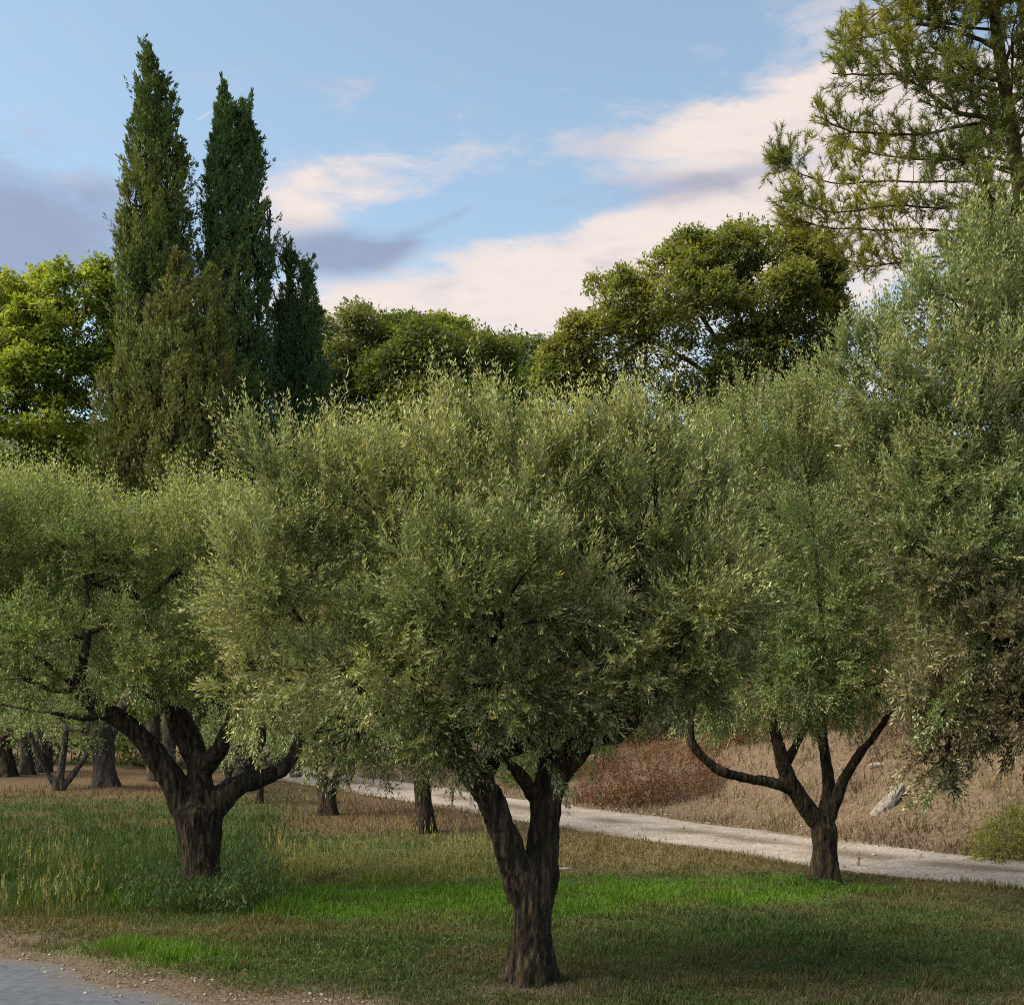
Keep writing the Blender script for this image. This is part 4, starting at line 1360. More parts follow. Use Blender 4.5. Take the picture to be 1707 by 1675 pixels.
def broad_tree(name, label, cat, base_uv, Y, limbs, lobes, n, clump=.5, per=26, leaf=(.10, .16), lw=.55, pal=((.06, .085, .02), (.10, .125, .03)), gap=.42, gap_scale=.7,
               bark=None, group=None, nsub=6, r0=.07, tmin=.72, inner=.12, flat=.7, mat=None, view_bias=.5, tri=False):
    C, R = lobes_px(lobes, Y)
    bx = (base_uv[0] - U0) * Y / F
    base = np.array([bx, Y, gz1(bx, Y)])
    root = thing(name, label, cat, base, group)
    T = Acc(4)
    tips = []
    for i, (lm, dys) in enumerate(limbs):
        P, r = limb(lm, Y, dys)
        if i == 0:
            P = np.vstack([[base[0], base[1], base[2] - .25], P])
            r = np.concatenate([[r[0] * 1.25], r])
        V, Fc = tube(P, r, 9)
        T.add(V, Fc)
        tips += [(P[-1], r[-1]), (P[len(P) * 2 // 3], r[len(P) * 2 // 3])]
    T.build('trunk', bark or M_BARKG, root, base, smooth=True)
    B = Acc(4)
    grow_branches(B, tips, C, R, r0, nsub)
    B.build('branches', bark or M_BARKG, root, base, smooth=True, kind='stuff')
    C, R = knobbly(C, R * .9, 5, size=(.24, .46))
    P, N, Q = sample_crown(C, R, n, tmin=tmin, inner=inner, gap_scale=gap_scale, gap=gap, seed=int(base_uv[0]) % 79, view_bias=view_bias)
    L = Acc(3 if tri else 4)
    hue = fbm(P * .8, 13, 3)[:, None]
    mixv = sstep(hue, .35, .65)
    cc = jitter(np.array(pal[0]) * (1 - mixv) + np.array(pal[1]) * mixv, .15, .06)
    for k in range(per):
        m = len(P)
        o = rdir(m) * (rng.random((m, 1)) ** .5) * clump * np.array([1, 1, .6])
        d = nrm(rdir(m) + N * .5 + np.array([0, 0, -.35]))
        Nn = nrm(N * .5 + np.array([0, 0, 1.0]) * flat + rdir(m) * .6)
        l = leaf[0] + (leaf[1] - leaf[0]) * rng.random(m)
        V, Fc = leaves(P + o, d, Nn, l, l * lw, tri=tri)
        L.add(V, Fc, jitter(cc, .3, .08))
    L.build('crown', mat or M_BROAD, root, base, kind='stuff')
    return root


broad_tree('broadleaf_tree', 'yellow-green broadleaf tree left of the tall cypresses', 'tree', (70, 1190), 40,
    [([(70, 1180, 34), (72, 900, 28), (80, 760, 22)], None), ([(76, 800, 18), (40, 680, 12), (10, 560, 8)], [0, .5]), ([(80, 780, 18), (110, 640, 12), (130, 520, 8)], [0, -.5]), ([(80, 760, 14), (75, 620, 10), (50, 520, 7)], [0, .8]), ([(130, 560, 7), (155, 480, 5), (165, 445, 4)], [-.5, -.5])],
    [(35, 510, 55, 32, 0, 1.6), (105, 495, 48, 34, .2, 1.5), (165, 500, 36, 40, .2, 1.2), (-15, 500, 45, 34, .3, 1.3), (70, 560, 70, 42, -.5, 1.6), (150, 570, 60, 45, 0, 1.5), (10, 590, 70, 50, -.2, 1.7), (90, 630, 80, 50, -.6, 1.7), (165, 640, 55, 50, .2, 1.4), (20, 680, 80, 50, -.3, 1.8), (110, 710, 85, 50, -.4, 1.8),
     (168, 440, 18, 10, 0, .3), (150, 455, 14, 9, .1, .3), (75, 468, 24, 14, .3, .6), (30, 760, 110, 50, 0, 1.8), (150, 770, 90, 50, .2, 1.7), (-60, 620, 60, 110, 0, 1.8)],
    3600, clump=.36, per=20, leaf=(.13, .21), lw=.6, tri=True, pal=((.135, .19, .028), (.205, .24, .042)), gap=.43, gap_scale=.9, tmin=.66, r0=.06)
OK = dict(tri=True, clump=.45, per=18, leaf=(.15, .24), lw=.5)
broad_tree('holm_oak', 'rounded dark green oak right of the small cypress', 'tree', (600, 1180), 47,
    [([(600, 1150, 24), (602, 800, 20), (605, 700, 16)], None)],
    [(600, 580, 85, 72, 0, 2.4), (655, 600, 80, 70, .3, 2.2), (560, 640, 80, 90, -.3, 2.2), (640, 690, 110, 70, -.3, 2.4), (540, 580, 50, 60, 0, 1.6), (680, 575, 50, 50, .3, 1.6)],
    2300, **OK, pal=((.066, .088, .026), (.105, .116, .034)), gap=.38, group='oaks on the far rise')
broad_tree('holm_oak', 'dome shaped green oak in the middle of the far rise', 'tree', (730, 1180), 45,
    [([(730, 1150, 24), (730, 820, 20), (732, 720, 16)], None)],
    [(740, 610, 75, 62, 0, 2.2), (690, 640, 75, 60, -.2, 2.1), (790, 630, 70, 55, .2, 2), (740, 690, 120, 60, -.3, 2.4), (820, 660, 60, 60, .3, 1.6), (800, 600, 60, 45, .3, 1.5), (690, 580, 60, 45, .4, 1.5)],
    2000, **OK, pal=((.068, .092, .026), (.108, .122, .034)), gap=.38, group='oaks on the far rise')
broad_tree('broadleaf_tree', 'small bright yellow-green treetop poking above the middle oaks', 'tree', (748, 1180), 52,
    [([(748, 1150, 14), (748, 700, 10), (750, 560, 6)], None)],
    [(735, 552, 32, 24, 0, 1.2), (765, 560, 30, 22, .2, 1.2), (800, 585, 28, 30, .2, 1.2), (745, 590, 45, 40, 0, 1.4)],
    520, **OK, pal=((.10, .14, .014), (.15, .17, .02)), gap=.36)
broad_tree('broadleaf_tree', 'slender dark treetop with a pointed crown left of the right oak', 'tree', (852, 1180), 50,
    [([(852, 1150, 12), (852, 700, 8), (851, 560, 4)], None)],
    [(851, 575, 18, 26, 0, .7), (842, 610, 35, 36, 0, 1.1), (870, 640, 40, 40, .1, 1.2), (820, 600, 30, 30, .2, .9), (850, 690, 60, 50, 0, 1.4)],
    560, **OK, pal=((.06, .085, .03), (.085, .11, .04)), gap=.38)
broad_tree('broadleaf_tree', 'low treetop tucked against the left flank of the right oak', 'tree', (892, 1180), 48,
    [([(892, 1150, 12), (892, 700, 8), (890, 590, 5)], None)],
    [(890, 590, 26, 28, 0, .9), (905, 630, 36, 40, 0, 1.1), (880, 660, 40, 40, 0, 1.1)],
    420, **OK, pal=((.065, .095, .035), (.09, .12, .045)), gap=.38)
broad_tree('holm_oak', 'big round olive-green oak with sky gaps and several dark stems on the right', 'oak', (1235, 1180), 34,
    [([(1238, 1180, 30), (1238, 850, 24), (1236, 720, 22), (1232, 680, 20)], None), ([(1233, 690, 16), (1215, 620, 13), (1190, 560, 9), (1150, 500, 6)], [0, -.4]), ([(1236, 690, 16), (1250, 610, 12), (1255, 520, 8), (1240, 440, 5)], [0, .4]),
     ([(1240, 720, 14), (1290, 650, 11), (1330, 600, 8), (1365, 540, 5)], [0, -.5]), ([(1225, 660, 11), (1160, 610, 8), (1080, 560, 6), (1010, 500, 4)], [0, .5]), ([(1290, 655, 8), (1350, 640, 6), (1385, 600, 4)], [-.2, .3]), ([(1310, 700, 12), (1300, 640, 9), (1310, 570, 6), (1330, 480, 4)], [.4, .6])],
    [(1120, 472, 80, 56, 0, 1.6), (1225, 446, 95, 60, .2, 1.8), (1040, 510, 60, 50, -.2, 1.3), (1330, 460, 75, 58, 0, 1.6), (1150, 520, 110, 62, -.7, 1.5), (1280, 520, 110, 60, -.7, 1.5), (1040, 590, 85, 50, 0, 1.6), (960, 590, 45, 40, .1, 1), (1370, 530, 45, 70, 0, 1.2),
     (1110, 615, 100, 50, -.4, 1.4), (1250, 595, 100, 48, -.5, 1.3), (1330, 600, 55, 48, -.2, 1), (1180, 650, 80, 40, -.2, 1), (1010, 640, 70, 40, 0, 1.2), (1005, 575, 75, 60, -.3, 1.3), (948, 605, 55, 42, 0, 1), (1000, 475, 24, 18, 0, .6), (1145, 405, 38, 18, 0, .7), (1240, 385, 36, 20, .1, .7), (1310, 405, 30, 18, .1, .6), (950, 640, 60, 30, 0, 1.2), (1090, 650, 70, 28, 0, 1.2), (1260, 655, 40, 26, -.3, .7), (1370, 630, 24, 28, -.3, .6), (1190, 690, 40, 40, .2, .8)],
    6000, clump=.25, per=20, tri=True, leaf=(.11, .18), lw=.45, pal=((.112, .132, .038), (.160, .164, .048)), gap=.46, gap_scale=.95, inner=.06, tmin=.7, r0=.05, nsub=7, group='oaks on the far rise')


# ------------------------------------------------------------------ the pine

def pine():
    Y = 28.0
    base = np.array([(1745 - U0) * Y / F, Y, 0])
    base[2] = gz1(base[0], Y)
    root = thing('pine_tree', 'tall pine leaning in at the top right corner, warm brown trunk and open needle tufts', 'pine', base)
    T, B = Acc(4), Acc(4)
    P, r = limb([(1748, 1150, 48), (1740, 800, 40), (1726, 520, 33), (1708, 380, 29), (1690, 240, 26), (1668, 100, 23), (1650, -40, 19), (1637, -180, 17), (1630, -320, 10)], Y)
    P[0][2] = base[2] - .3
    V, Fc = tube(P, r * (1 + .05 * rng.normal(size=len(r))), 14)
    T.add(V, Fc)
    T.build('trunk', M_PINEBARK, root, base, smooth=True)
    traced = [
        ([(1684, 205, 15), (1640, 196, 13), (1590, 186, 12), (1548, 155, 9), (1520, 110, 7), (1505, 60, 4)], [0, -.5]),
        ([(1590, 186, 8), (1560, 165, 8), (1500, 128, 6), (1440, 125, 5), (1385, 122, 3)], [-.2, -.8]),
        ([(1686, 225, 10), (1640, 205, 9), (1590, 214, 8), (1540, 222, 7), (1470, 222, 6), (1410, 212, 5), (1360, 190, 3)], [0, -.9]),
        ([(1700, 305, 7), (1640, 302, 7), (1560, 303, 6), (1480, 300, 5), (1400, 306, 4), (1330, 285, 3), (1296, 258, 2)], [0, .6, .8]),
        ([(1704, 330, 9), (1650, 345, 8), (1570, 352, 6), (1480, 350, 5), (1380, 362, 4), (1310, 338, 2)], [0, -.8, -1.2]),
        ([(1712, 400, 10), (1640, 392, 9), (1540, 386, 7), (1440, 388, 5), (1370, 380, 4), (1300, 355, 2)], [0, .3, -.3]),
        ([(1716, 440, 9), (1650, 436, 8), (1560, 428, 6), (1470, 440, 4), (1400, 430, 3)], [0, -.6, -1.0]),
        ([(1660, 80, 12), (1600, 50, 10), (1540, 40, 7), (1470, 58, 5), (1400, 78, 3)], [0, -.4, -.6]),
        ([(1654, 30, 10), (1590, -5, 8), (1520, -20, 6), (1455, 15, 4), (1425, 50, 3)], [0, .4, .8]),
        ([(1650, -20, 9), (1580, -60, 7), (1500, -75, 5), (1450, -50, 3)], [0, -.8]),
        ([(1672, 140, 8), (1620, 110, 7), (1560, 92, 5), (1480, 88, 4), (1405, 100, 2)], [0, .8, 1.2]),
        ([(1694, 270, 8), (1640, 262, 7), (1570, 268, 6), (1480, 262, 4), (1390, 240, 3)], [0, .9, 1.6]),
        ([(1668, 120, 10), (1700, 60, 8), (1760, 30, 6), (1830, 20, 4)], [0, -.6]),
        ([(1690, 240, 10), (1730, 200, 8), (1800, 180, 6), (1880, 190, 3)], [0, .6]),
        ([(1706, 370, 10), (1760, 340, 8), (1830, 330, 5), (1900, 350, 3)], [0, -.7]),
        ([(1720, 470, 10), (1690, 440, 8), (1640, 410, 6), (1600, 400, 4)], [0, -1.6, -2.4]),
        ([(1714, 420, 10), (1690, 380, 8), (1660, 330, 6), (1640, 290, 3)], [0, -1.4, -2.2]),
        ([(1680, 180, 9), (1690, 120, 7), (1690, 60, 5), (1700, 10, 3)], [0, -1.2, -2.0]),
        ([(1722, 500, 9), (1740, 470, 7), (1700, 440, 5), (1670, 470, 3)], [0, -1.4, -2.2]),
        ([(1690, 250, 8), (1650, 230, 6), (1620, 250, 4)], [0, 1.6, 3]),
        ([(1655, 40, 8), (1640, -40, 6), (1600, -90, 4)], [0, -1.6, -2.4]),
        ([(1640, -90, 8), (1700, -160, 6), (1770, -170, 4)], [0, .6]), ([(1636, -140, 7), (1570, -180, 5), (1510, -170, 3)], [0, .4]), ([(1630, -220, 6), (1650, -290, 4), (1690, -330, 3)], [0, -.4]),
        ([(1730, 560, 9), (1700, 520, 7), (1650, 480, 5), (1610, 470, 3)], [0, -.8, -1.4]), ([(1728, 540, 9), (1790, 500, 7), (1850, 500, 4)], [0, .5]),
    ]
    for k in range(70):                                     # shorter boughs all round the stem
        v0 = -230 + 780 * rng.random()
        u0 = float(np.interp(v0, [-320, -40, 100, 240, 380, 520], [1630, 1650, 1668, 1690, 1708, 1726]))
        a = rng.random() * 2 * math.pi
        ln = 70 + 110 * rng.random()
        du, dd = math.cos(a) * ln, math.sin(a) * ln * Y / F
        dd = -abs(dd) if k % 3 else dd
        traced.append(([(u0, v0, 8), (u0 + du * .5, v0 - 14, 6), (u0 + du, v0 - 30 - 20 * rng.random(), 3)], [0, dd * .5, dd]))
    tips, axes = [], []
    for lm, dys in traced:
        P, r = limb(lm, Y, dys)
        P = P + np.cumsum(rng.normal(size=P.shape) * .012, 0)
        r = r * .75
        V, Fc = tube(P, r, 6)
        B.add(V, Fc)
        n = len(P)
        Ltot = np.linalg.norm(np.diff(P, axis=0), axis=1).sum()
        for k in range(int(Ltot * 11)):
            f = .28 + .72 * rng.random() ** .8
            i = min(int(f * (n - 1)), n - 2)
            s = P[i]
            tdir = nrm((P[i + 1] - P[i])[None])[0]
            side = rdir(1)[0]
            d = nrm((tdir * .6 + side * .8 + np.array([0, 0, .16]))[None])[0]
            ln = (.35 + .75 * rng.random()) * (1.15 - .55 * f)
            e = s + d * ln + np.array([0, 0, .12 * ln])
            Q = catmull([s, (s + e) / 2 + rng.normal(size=3) * .05 - np.array([0, 0, .05]), e], 3)
            V, Fc = tube(Q, np.linspace(max(.008, r[i] * .35), .005, len(Q)), 3)
            B.add(V, Fc)
            for j in range(3):
                q = Q[rng.integers(2, len(Q))]
                d2 = nrm((d * .7 + rdir(1)[0] * .7 + np.array([0, 0, .4]))[None])[0]
                e2 = q + d2 * (.12 + .22 * rng.random())
                V, Fc = tube(np.array([q, e2]), np.array([.006, .004]), 3)
                B.add(V, Fc)
                tips.append(e2); axes.append(d2)
            tips.append(e); axes.append(d)
        tips.append(P[-1]); axes.append(nrm((P[-1] - P[-2])[None])[0])
    B.build('branches', M_PINEBARK, root, base, smooth=True, kind='stuff')
    tips, axes = np.array(tips), np.array(axes)
    n = len(tips)
    hue = sstep(fbm(tips * .6, 19, 2), .38, .62)[:, None]
    cc = np.array([.125, .155, .040]) * (1 - hue) + np.array([.22, .22, .034]) * hue
    L = Acc(3)
    for k in range(26):
        t = rng.random((n, 1))
        P0 = tips - axes * t * .28
        d = nrm(axes * .8 + rdir(n) * .85 + np.array([0, 0, .15]))
        l = (.11 + .08 * rng.random((n, 1)))
        s = nrm(np.cross(d, rdir(n))) * .0082
        V = np.stack([P0 - s, P0 + s, P0 + d * l], 1).reshape(-1, 3)
        L.add(V, np.arange(3 * n).reshape(n, 3), jitter(cc, .3, .1))
    L.build('crown', M_NEEDLE, root, base, kind='stuff')
    # hanging cones
    ci = rng.choice(n, 60, replace=False)
    K = Acc(4)
    for i in ci:
        p = tips[i] - axes[i] * .2
        V, Fc = tube(np.array([p, p - [0, 0, .03], p - [0, 0, .07], p - [0, 0, .10]]), np.array([.012, .034, .028, .006]), 6)
        K.add(V, Fc)
    K.build('cones', M_PINEBARK, root, base, smooth=True, kind='stuff')


pine()


# ------------------------------------------------------------------ shrubs

def shrub(name, label, cat, lobes, Y, n, pal, leaf, lw=.4, length=(.2, .45), nodes=5, up=.6, droop=0, mat=None, group=None, gap=.4, gap_scale=1.4, under=None, stems=7):
    C, R = lobes_px(lobes, Y)
    c0 = C.mean(0)
    base = np.array([c0[0], c0[1], gz1(c0[0], c0[1])])
    root = thing(name, label, cat, base, group)
    S = Acc(4)
    for c, r in zip(C, R):
        for k in range(stems):
            e = c + rdir(1)[0] * r * .75
            b = np.array([c[0] + rng.normal() * r[0] * .25, c[1] + rng.normal() * r[1] * .2, 0])
            b[2] = gz1(b[0], b[1]) - .05
            V, Fc = tube(catmull([b, (b + e) / 2 + rng.normal(size=3) * .08, e], 4), np.linspace(.022, .006, 9), 4)
            S.add(V, Fc)
    S.build('stems', M_TWIG, root, base, smooth=True)
    P, N, Q = sample_crown(C, R, n, inner=.25, gap=gap, gap_scale=gap_scale, seed=int(abs(lobes[0][0])) % 71, view_bias=.5)
    P[:, 2] = np.maximum(P[:, 2], gz(P[:, 0], P[:, 1]) + .02)
    L = Acc(3)
    olive_shoots(L, None, P, N, Q, (C[:, 2] - R[:, 2]).min(), (C[:, 2] + R[:, 2]).max(), length, nodes, leaf, lw, up, droop, pal, pal[1], twig=False, yellow=.01)
    L.build('foliage', mat or M_BROAD, root, base, kind='stuff')
    return root


shrub('dry_shrub', 'rust brown dry shrub where the bank meets the track, behind the forked olive', 'shrub',
      [(1010, 1305, 42, 32, 0, 1.0), (1065, 1292, 55, 44, .2, 1.2), (1125, 1292, 60, 44, .3, 1.2), (1170, 1305, 36, 34, .2, .9), (1085, 1325, 95, 26, -.4, .8)], 28.0, 2600,
      ((.108, .052, .034), (.165, .094, .058)), (.05, .09), .3, (.2, .5), 6, .8, 0, M_DRY, gap=.3)
shrub('dry_shrub', 'orange-red dry shrub on the crest of the bank left of the slim olive', 'shrub',
      [(1205, 1245, 32, 22, 0, .8), (1180, 1262, 30, 22, .1, .7), (1240, 1262, 30, 18, 0, .7)], 31.0, 700, ((.125, .062, .038), (.165, .098, .056)), (.06, .10), .35, mat=M_DRY)
shrub('shrub', 'fresh green shrub seen through the fork of the central olive', 'shrub',
      [(872, 1290, 42, 28, 0, .9), (930, 1272, 50, 40, .2, 1.1), (985, 1265, 45, 40, .4, 1.1), (890, 1255, 60, 40, .6, 1.2)], 33.0, 1100, ((.055, .095, .02), (.085, .125, .03)), (.07, .12), .5)
shrub('shrub', 'yellow-green weedy shrub on the bank at the right edge', 'shrub',
      [(1690, 1400, 50, 38, 0, .6), (1660, 1415, 34, 22, -.2, .4), (1730, 1390, 50, 45, .2, .6)], 18.6, 900, ((.12, .145, .035), (.19, .19, .06)), (.05, .10), .3, length=(.15, .4))
shrub('shrub', 'reddish brown thicket on the bank under the big right olive', 'shrub',
      [(1560, 1130, 90, 90, 0, 1.2), (1640, 1090, 90, 100, .3, 1.4), (1480, 1190, 80, 65, .2, 1.1), (1700, 1160, 80, 80, 0, 1.2), (1600, 1200, 90, 55, -.3, 1), (1510, 1080, 80, 90, .2, 1.2), (1560, 1010, 90, 90, .4, 1.3)], 25.0, 3000,
      ((.105, .07, .042), (.13, .095, .05)), (.06, .10), .35, length=(.25, .55), nodes=6, mat=M_DRY, gap=.34)
shrub('shrub', 'brownish green thicket behind the slim olive on the right', 'shrub',
      [(1330, 1205, 90, 50, 0, 1.2), (1430, 1215, 80, 48, .3, 1.3), (1260, 1190, 70, 50, .3, 1.1), (1400, 1165, 110, 50, .6, 1.3)], 30.0, 1500,
      ((.085, .075, .028), (.13, .10, .045)), (.08, .13), .4, length=(.25, .5), mat=M_DRY, gap=.36)
HB = [
    ('dark green hedge bush far behind the left trunks', [(20, 1000, 150, 210, 0, 2.5), (-90, 1060, 110, 180, 0, 2), (130, 1010, 110, 200, .5, 2.2), (40, 1200, 150, 75, -.6, 2)], 46, ((.05, .075, .02), (.075, .10, .028))),
    ('dark bush behind the fork of the left olive', [(230, 1010, 120, 210, 0, 2.2), (340, 1000, 110, 220, .3, 2.2), (270, 1200, 140, 75, -.6, 2)], 44, ((.045, .07, .02), (.065, .085, .028))),
    ('green bush beyond the head of the track', [(450, 980, 120, 250, 0, 2.2), (550, 960, 110, 260, .3, 2.2), (490, 1195, 120, 75, -.6, 2)], 47, ((.05, .08, .024), (.075, .10, .03))),
    ('mid green bush beyond the straight bare trunk', [(650, 940, 120, 260, 0, 2.2), (760, 920, 110, 280, .4, 2.2), (700, 1190, 120, 75, -.6, 2)], 45, ((.05, .07, .022), (.07, .09, .03))),
    ('dark bush beyond the central fork', [(860, 920, 120, 280, 0, 2.2), (970, 910, 110, 280, .4, 2.2), (910, 1185, 120, 75, -.6, 2)], 42, ((.045, .07, .022), (.07, .09, .03))),
    ('dusky bush filling the gap beyond the rust brown shrub', [(1080, 910, 120, 270, 0, 2.2), (1180, 920, 110, 250, .4, 2.2), (1120, 1160, 120, 80, -.6, 2)], 40, ((.06, .065, .025), (.085, .085, .035))),
    ('dark bush on the rise under the big right oak', [(1290, 930, 120, 240, 0, 2.2), (1400, 920, 120, 260, .5, 2.2), (1350, 1140, 130, 90, -.6, 2)], 39, ((.05, .06, .022), (.07, .08, .03))),
    ('dark bush on the rise behind the tall right olive', [(1520, 860, 120, 280, 0, 2.2), (1640, 780, 130, 340, .5, 2.2), (1780, 780, 130, 340, .3, 2), (1600, 1120, 130, 90, -.6, 2)], 37, ((.05, .065, .025), (.07, .085, .03))),
]
for lab, lob, Yb, pal in HB:
    shrub('bush', lab, 'bush', lob, Yb, 1900, pal, (.2, .34), .5, length=(.4, .9), nodes=5, group='bushes along the back of the grove', gap=.22, gap_scale=.6)


# ------------------------------------------------------------------ stones, weeds, fallen leaves

def boulder(label, u, v, size, rot, seed, name='rock', group=None, mat=None):
    import bmesh
    p = ground_at(u, v, 9)
    bm = bmesh.new()
    bmesh.ops.create_icosphere(bm, subdivisions=4, radius=1)
    co = np.array([x.co for x in bm.verts])
    nz = fbm(co * 1.4 + seed, seed, 4)
    cr = 1 - np.abs(fbm(co * 3.2 + seed, seed + 5, 3) - .5) * 2
    k = .62 + .7 * nz + .16 * (cr - .7)
    co = co * k[:, None]
    co = np.sign(co) * np.abs(co) ** .85 * np.array(size)
    c, s = math.cos(rot[1]), math.sin(rot[1])
    co = np.stack([co[:, 0] * c - co[:, 2] * s, co[:, 1], co[:, 0] * s + co[:, 2] * c], -1)
    c, s = math.cos(rot[0]), math.sin(rot[0])
    co = np.stack([co[:, 0] * c - co[:, 1] * s, co[:, 0] * s + co[:, 1] * c, co[:, 2]], -1)
    for vtx, q in zip(bm.verts, co):
        vtx.co = q
    me = bpy.data.meshes.new(name)
    bm.to_mesh(me)
    bm.free()
    me.materials.append(mat or M_STONE)
    o = bpy.data.objects.new(name, me)
    COL.objects.link(o)
    o.location = tuple(p)
    tag(o, label, 'rock', group)
    return o


boulder('long pale grey rock lying up the slope of the dry bank', 1474, 1346, (.62, .17, .12), (.35, .74), 3, mat=M_ROCK)
boulder('flat white stone in the grass right of the forked trunk', 940, 1448, (.13, .08, .02), (.1, 0), 8, 'stone', mat=M_ROCK)
boulder('small pale stone on the bank crest behind the slim olive', 1462, 1276, (.16, .1, .06), (.1, 0), 12, 'stone')

peb = Acc(4)
m = 1700
i = rng.integers(0, len(px_), m)
sgn2 = np.where(rng.random(m) < .7, 1, -1)
o_ = sgn2 * (1.25 + .35 * rng.random(m) + .4 * rng.random(m) ** 3)
o_[: m // 3] = (rng.random(m // 3) * 2 - 1) * 1.3
o_[-m // 7:] = 1.6 + 4.5 * rng.random(len(o_[-m // 7:]))
sel = (px_[i] > -12) & (px_[i] < 13)
x = px_[i] + nxx[i] * o_ + rng.normal(size=m) * .1
y = pyc[i] + nyy[i] * o_ + rng.normal(size=m) * .1
x, y = x[sel], y[sel]
ex, ey = scatter(6000, 8.3, 13, .5)                        # and loose grit along the lane's edge
sel = (np.abs(road_s(ex, ey)) < .45) & (rng.random(len(ex)) < .8)
x, y = np.concatenate([x, ex[sel]]), np.concatenate([y, ey[sel]])
n_edge = int(sel.sum())
n = len(x)
r = (.010 + .034 * rng.random(n) ** 4)
r[n - n_edge:] *= .45
z = gz(x, y) + np.where(np.abs(path_s(x, y)) < 1.35, .045, 0) + r * .2
z[n - n_edge:] = np.maximum(z[n - n_edge:], -.010)
ctr = np.stack([x, y, z], -1)
oc = np.array([[1, 0, 0], [0, 1, 0], [-1, 0, 0], [0, -1, 0], [.55, .55, .7], [-.55, .55, .7], [-.55, -.55, .7], [.55, -.55, .7]], float)
V = ctr[:, None] + oc[None] * r[:, None, None] * (.7 + .6 * rng.random((n, 8, 3))) * np.array([1, 1, .8])
fq = np.array([[0, 1, 5, 4], [1, 2, 6, 5], [2, 3, 7, 6], [3, 0, 4, 7], [4, 5, 6, 7]])
peb.add(V.reshape(-1, 3), (np.arange(n)[:, None, None] * 8 + fq[None]).reshape(-1, 4))
o = peb.build('gravel', M_STONE, kind='stuff')
o['label'] = 'loose pebbles and grit along the track and the edge of the lane'

lit = Acc(4)
x, y = scatter(300, 8.6, 18, .45)
kp = road_s(x, y) > -.6
x, y = x[kp], y[kp]
d = rdir(len(x)) * np.array([1, 1, .15])
V, Fc = leaves(np.stack([x, y, np.where(road_s(x, y) < 0, -.006, gz(x, y) + .025)], -1), d, np.array([0, 0, 1.0]) + rdir(len(x)) * .5, .03 + .05 * rng.random(len(x)) ** 3, .016 + .03 * rng.random(len(x)) ** 3, .3)
lit.add(V, Fc, jitter(np.repeat([[.105, .070, .046]], len(x), 0), .4, .15))
o = lit.build('leaf_litter', M_DRY, kind='stuff')
o['label'] = 'small fallen brown leaves scattered on the lawn and verge'


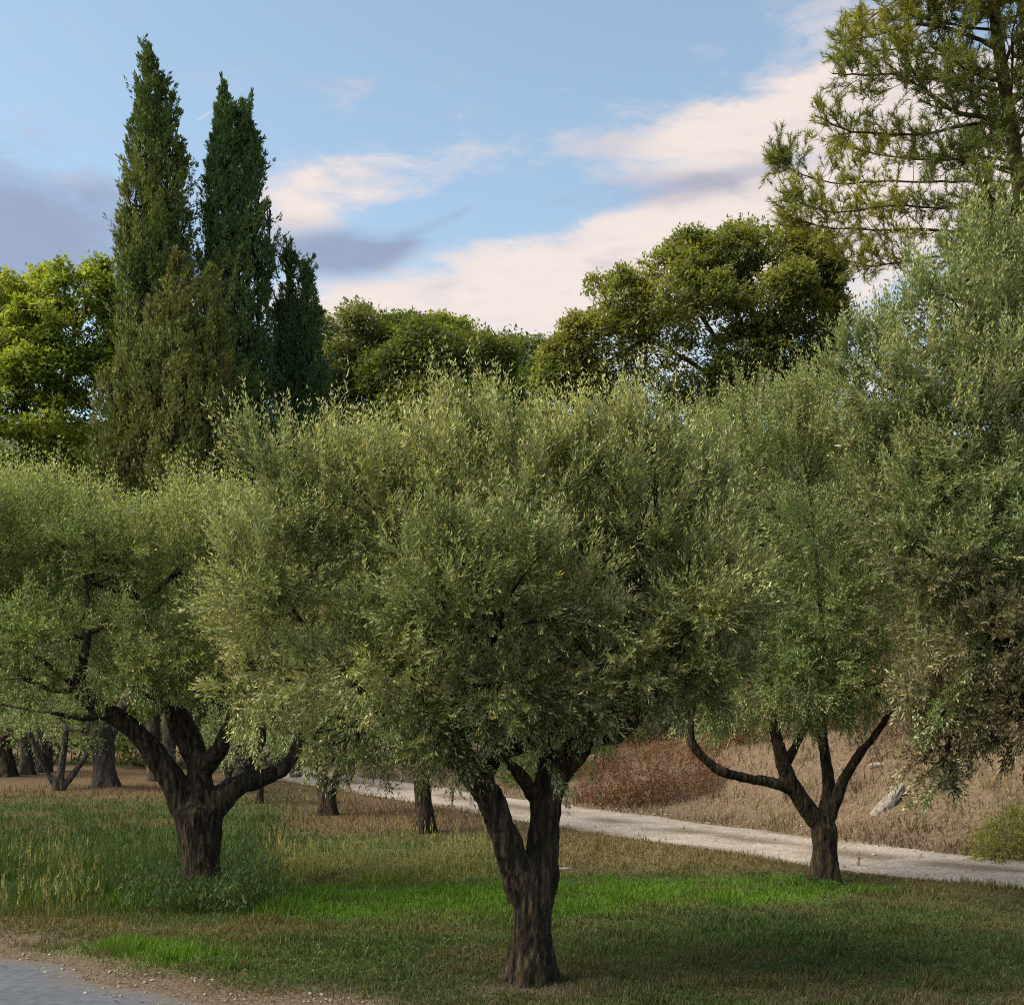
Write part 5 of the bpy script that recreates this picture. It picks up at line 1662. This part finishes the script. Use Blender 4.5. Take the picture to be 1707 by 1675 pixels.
def weed(label, u, v, height, nstem, pal, spread=.05, name='weed', leafL=(.04, .08), spike=False, group=None, y0=9):
    p = ground_at(u, v, y0)
    root = thing(name, label, 'weed', p, group)
    S, L = Acc(4), Acc(4)
    for k in range(nstem):
        if nstem <= 4:
            S = Acc(4)
        b = p + np.array([rng.normal() * spread, rng.normal() * spread, 0])
        b[2] = gz1(b[0], b[1]) - .02
        h = height * (.6 + .45 * rng.random())
        ln = rng.normal(size=2) * .12 * h
        pts = catmull([b, b + [ln[0] * .3, ln[1] * .3, h * .5], b + [ln[0], ln[1], h]], 5)
        V, Fc = tube(pts, np.linspace(.007, .003, len(pts)), 4)
        S.add(V, Fc)
        if nstem <= 4:
            S.build('stem', M_TWIG, root, p)
        m = 26 if not spike else 60
        t = .08 + .9 * rng.random(m) if not spike else np.concatenate([.05 + .4 * rng.random(14), .55 + .45 * rng.random(m - 14)])
        idx = t * (len(pts) - 1)
        i0 = np.minimum(idx.astype(int), len(pts) - 2)
        P = pts[i0] + (pts[i0 + 1] - pts[i0]) * (idx - i0)[:, None]
        d = nrm(rdir(m) * np.array([1, 1, .4]) + np.array([0, 0, .55]))
        l = (leafL[0] + (leafL[1] - leafL[0]) * rng.random(m)) * (1.2 - .6 * t)
        V, Fc = leaves(P, d, np.array([0, 0, 1.0]) + rdir(m) * .4, l, l * .3)
        c = np.where((t > .55)[:, None] & spike, np.array(pal[1]), np.array(pal[0]))
        L.add(V, Fc, jitter(c, .3, .1))
    if nstem > 4:
        S.build('stems', M_TWIG, root, p, kind='stuff')
    L.build('leaves', M_GRASS, root, p, kind='stuff')
    return root


weed('tall pale green weed spike at the left edge of the meadow', 42, 1478, .70, 2, ((.12, .15, .05), (.24, .25, .10)), .04, spike=True, leafL=(.04, .07))
weed('weed with small dry heads left of the left olive', 135, 1470, .55, 4, ((.10, .13, .045), (.26, .22, .12)), .10, spike=True, leafL=(.03, .05))
weed('dry weed stalk standing by the slim right olive', 1432, 1446, .30, 1, ((.13, .10, .055), (.15, .11, .06)), .01, leafL=(.05, .09))
weed('clump of low leafy weeds at the foot of the slim right olive', 1352, 1478, .16, 14, ((.045, .12, .02), (.06, .14, .03)), .28, leafL=(.05, .09))
weed('low dark weed at the foot of the slim olive, its right side', 1418, 1484, .12, 9, ((.04, .09, .022), (.06, .12, .03)), .2, leafL=(.04, .07))

under = Acc(3)                                                    # stems and leaves crowding round the left olive's foot
x, y = scatter(16000, 13.2, 16.5, .5)
pu, pv = uv_of(x, y, gz(x, y))
pr = np.exp(-((pu - 325) / 95) ** 2 - ((pv - 1502) / 28) ** 2)
kp = rng.random(len(x)) < pr
x, y = x[kp], y[kp]
h = .15 + .48 * rng.random(len(x)) ** 1.3 * (1 - .72 * np.exp(-((pu[kp] - 335) / 52) ** 2))
blades(under, x, y, h, .010 + .004 * rng.random(len(x)), jitter(np.repeat([[.065, .085, .035]], len(x), 0), .3, .1), .35)
for kk in range(10):
    f = .15 + .85 * rng.random(len(x))
    blades(under, x + rng.normal(size=len(x)) * .05, y + rng.normal(size=len(x)) * .05, .03 + .05 * rng.random(len(x)), .014 + .012 * rng.random(len(x)), jitter(np.repeat([[.05, .085, .028]], len(x), 0), .35, .12), 1.6, z=gz(x, y) + h * f)
o = under.build('undergrowth', M_GRASS, kind='stuff')
o['label'] = 'tall dark weeds crowding the foot of the left olive'
tri = sum(len(o.data.loops) - 2 * len(o.data.polygons) for o in SC.objects if o.type == 'MESH')
print('TRIANGLES', tri)
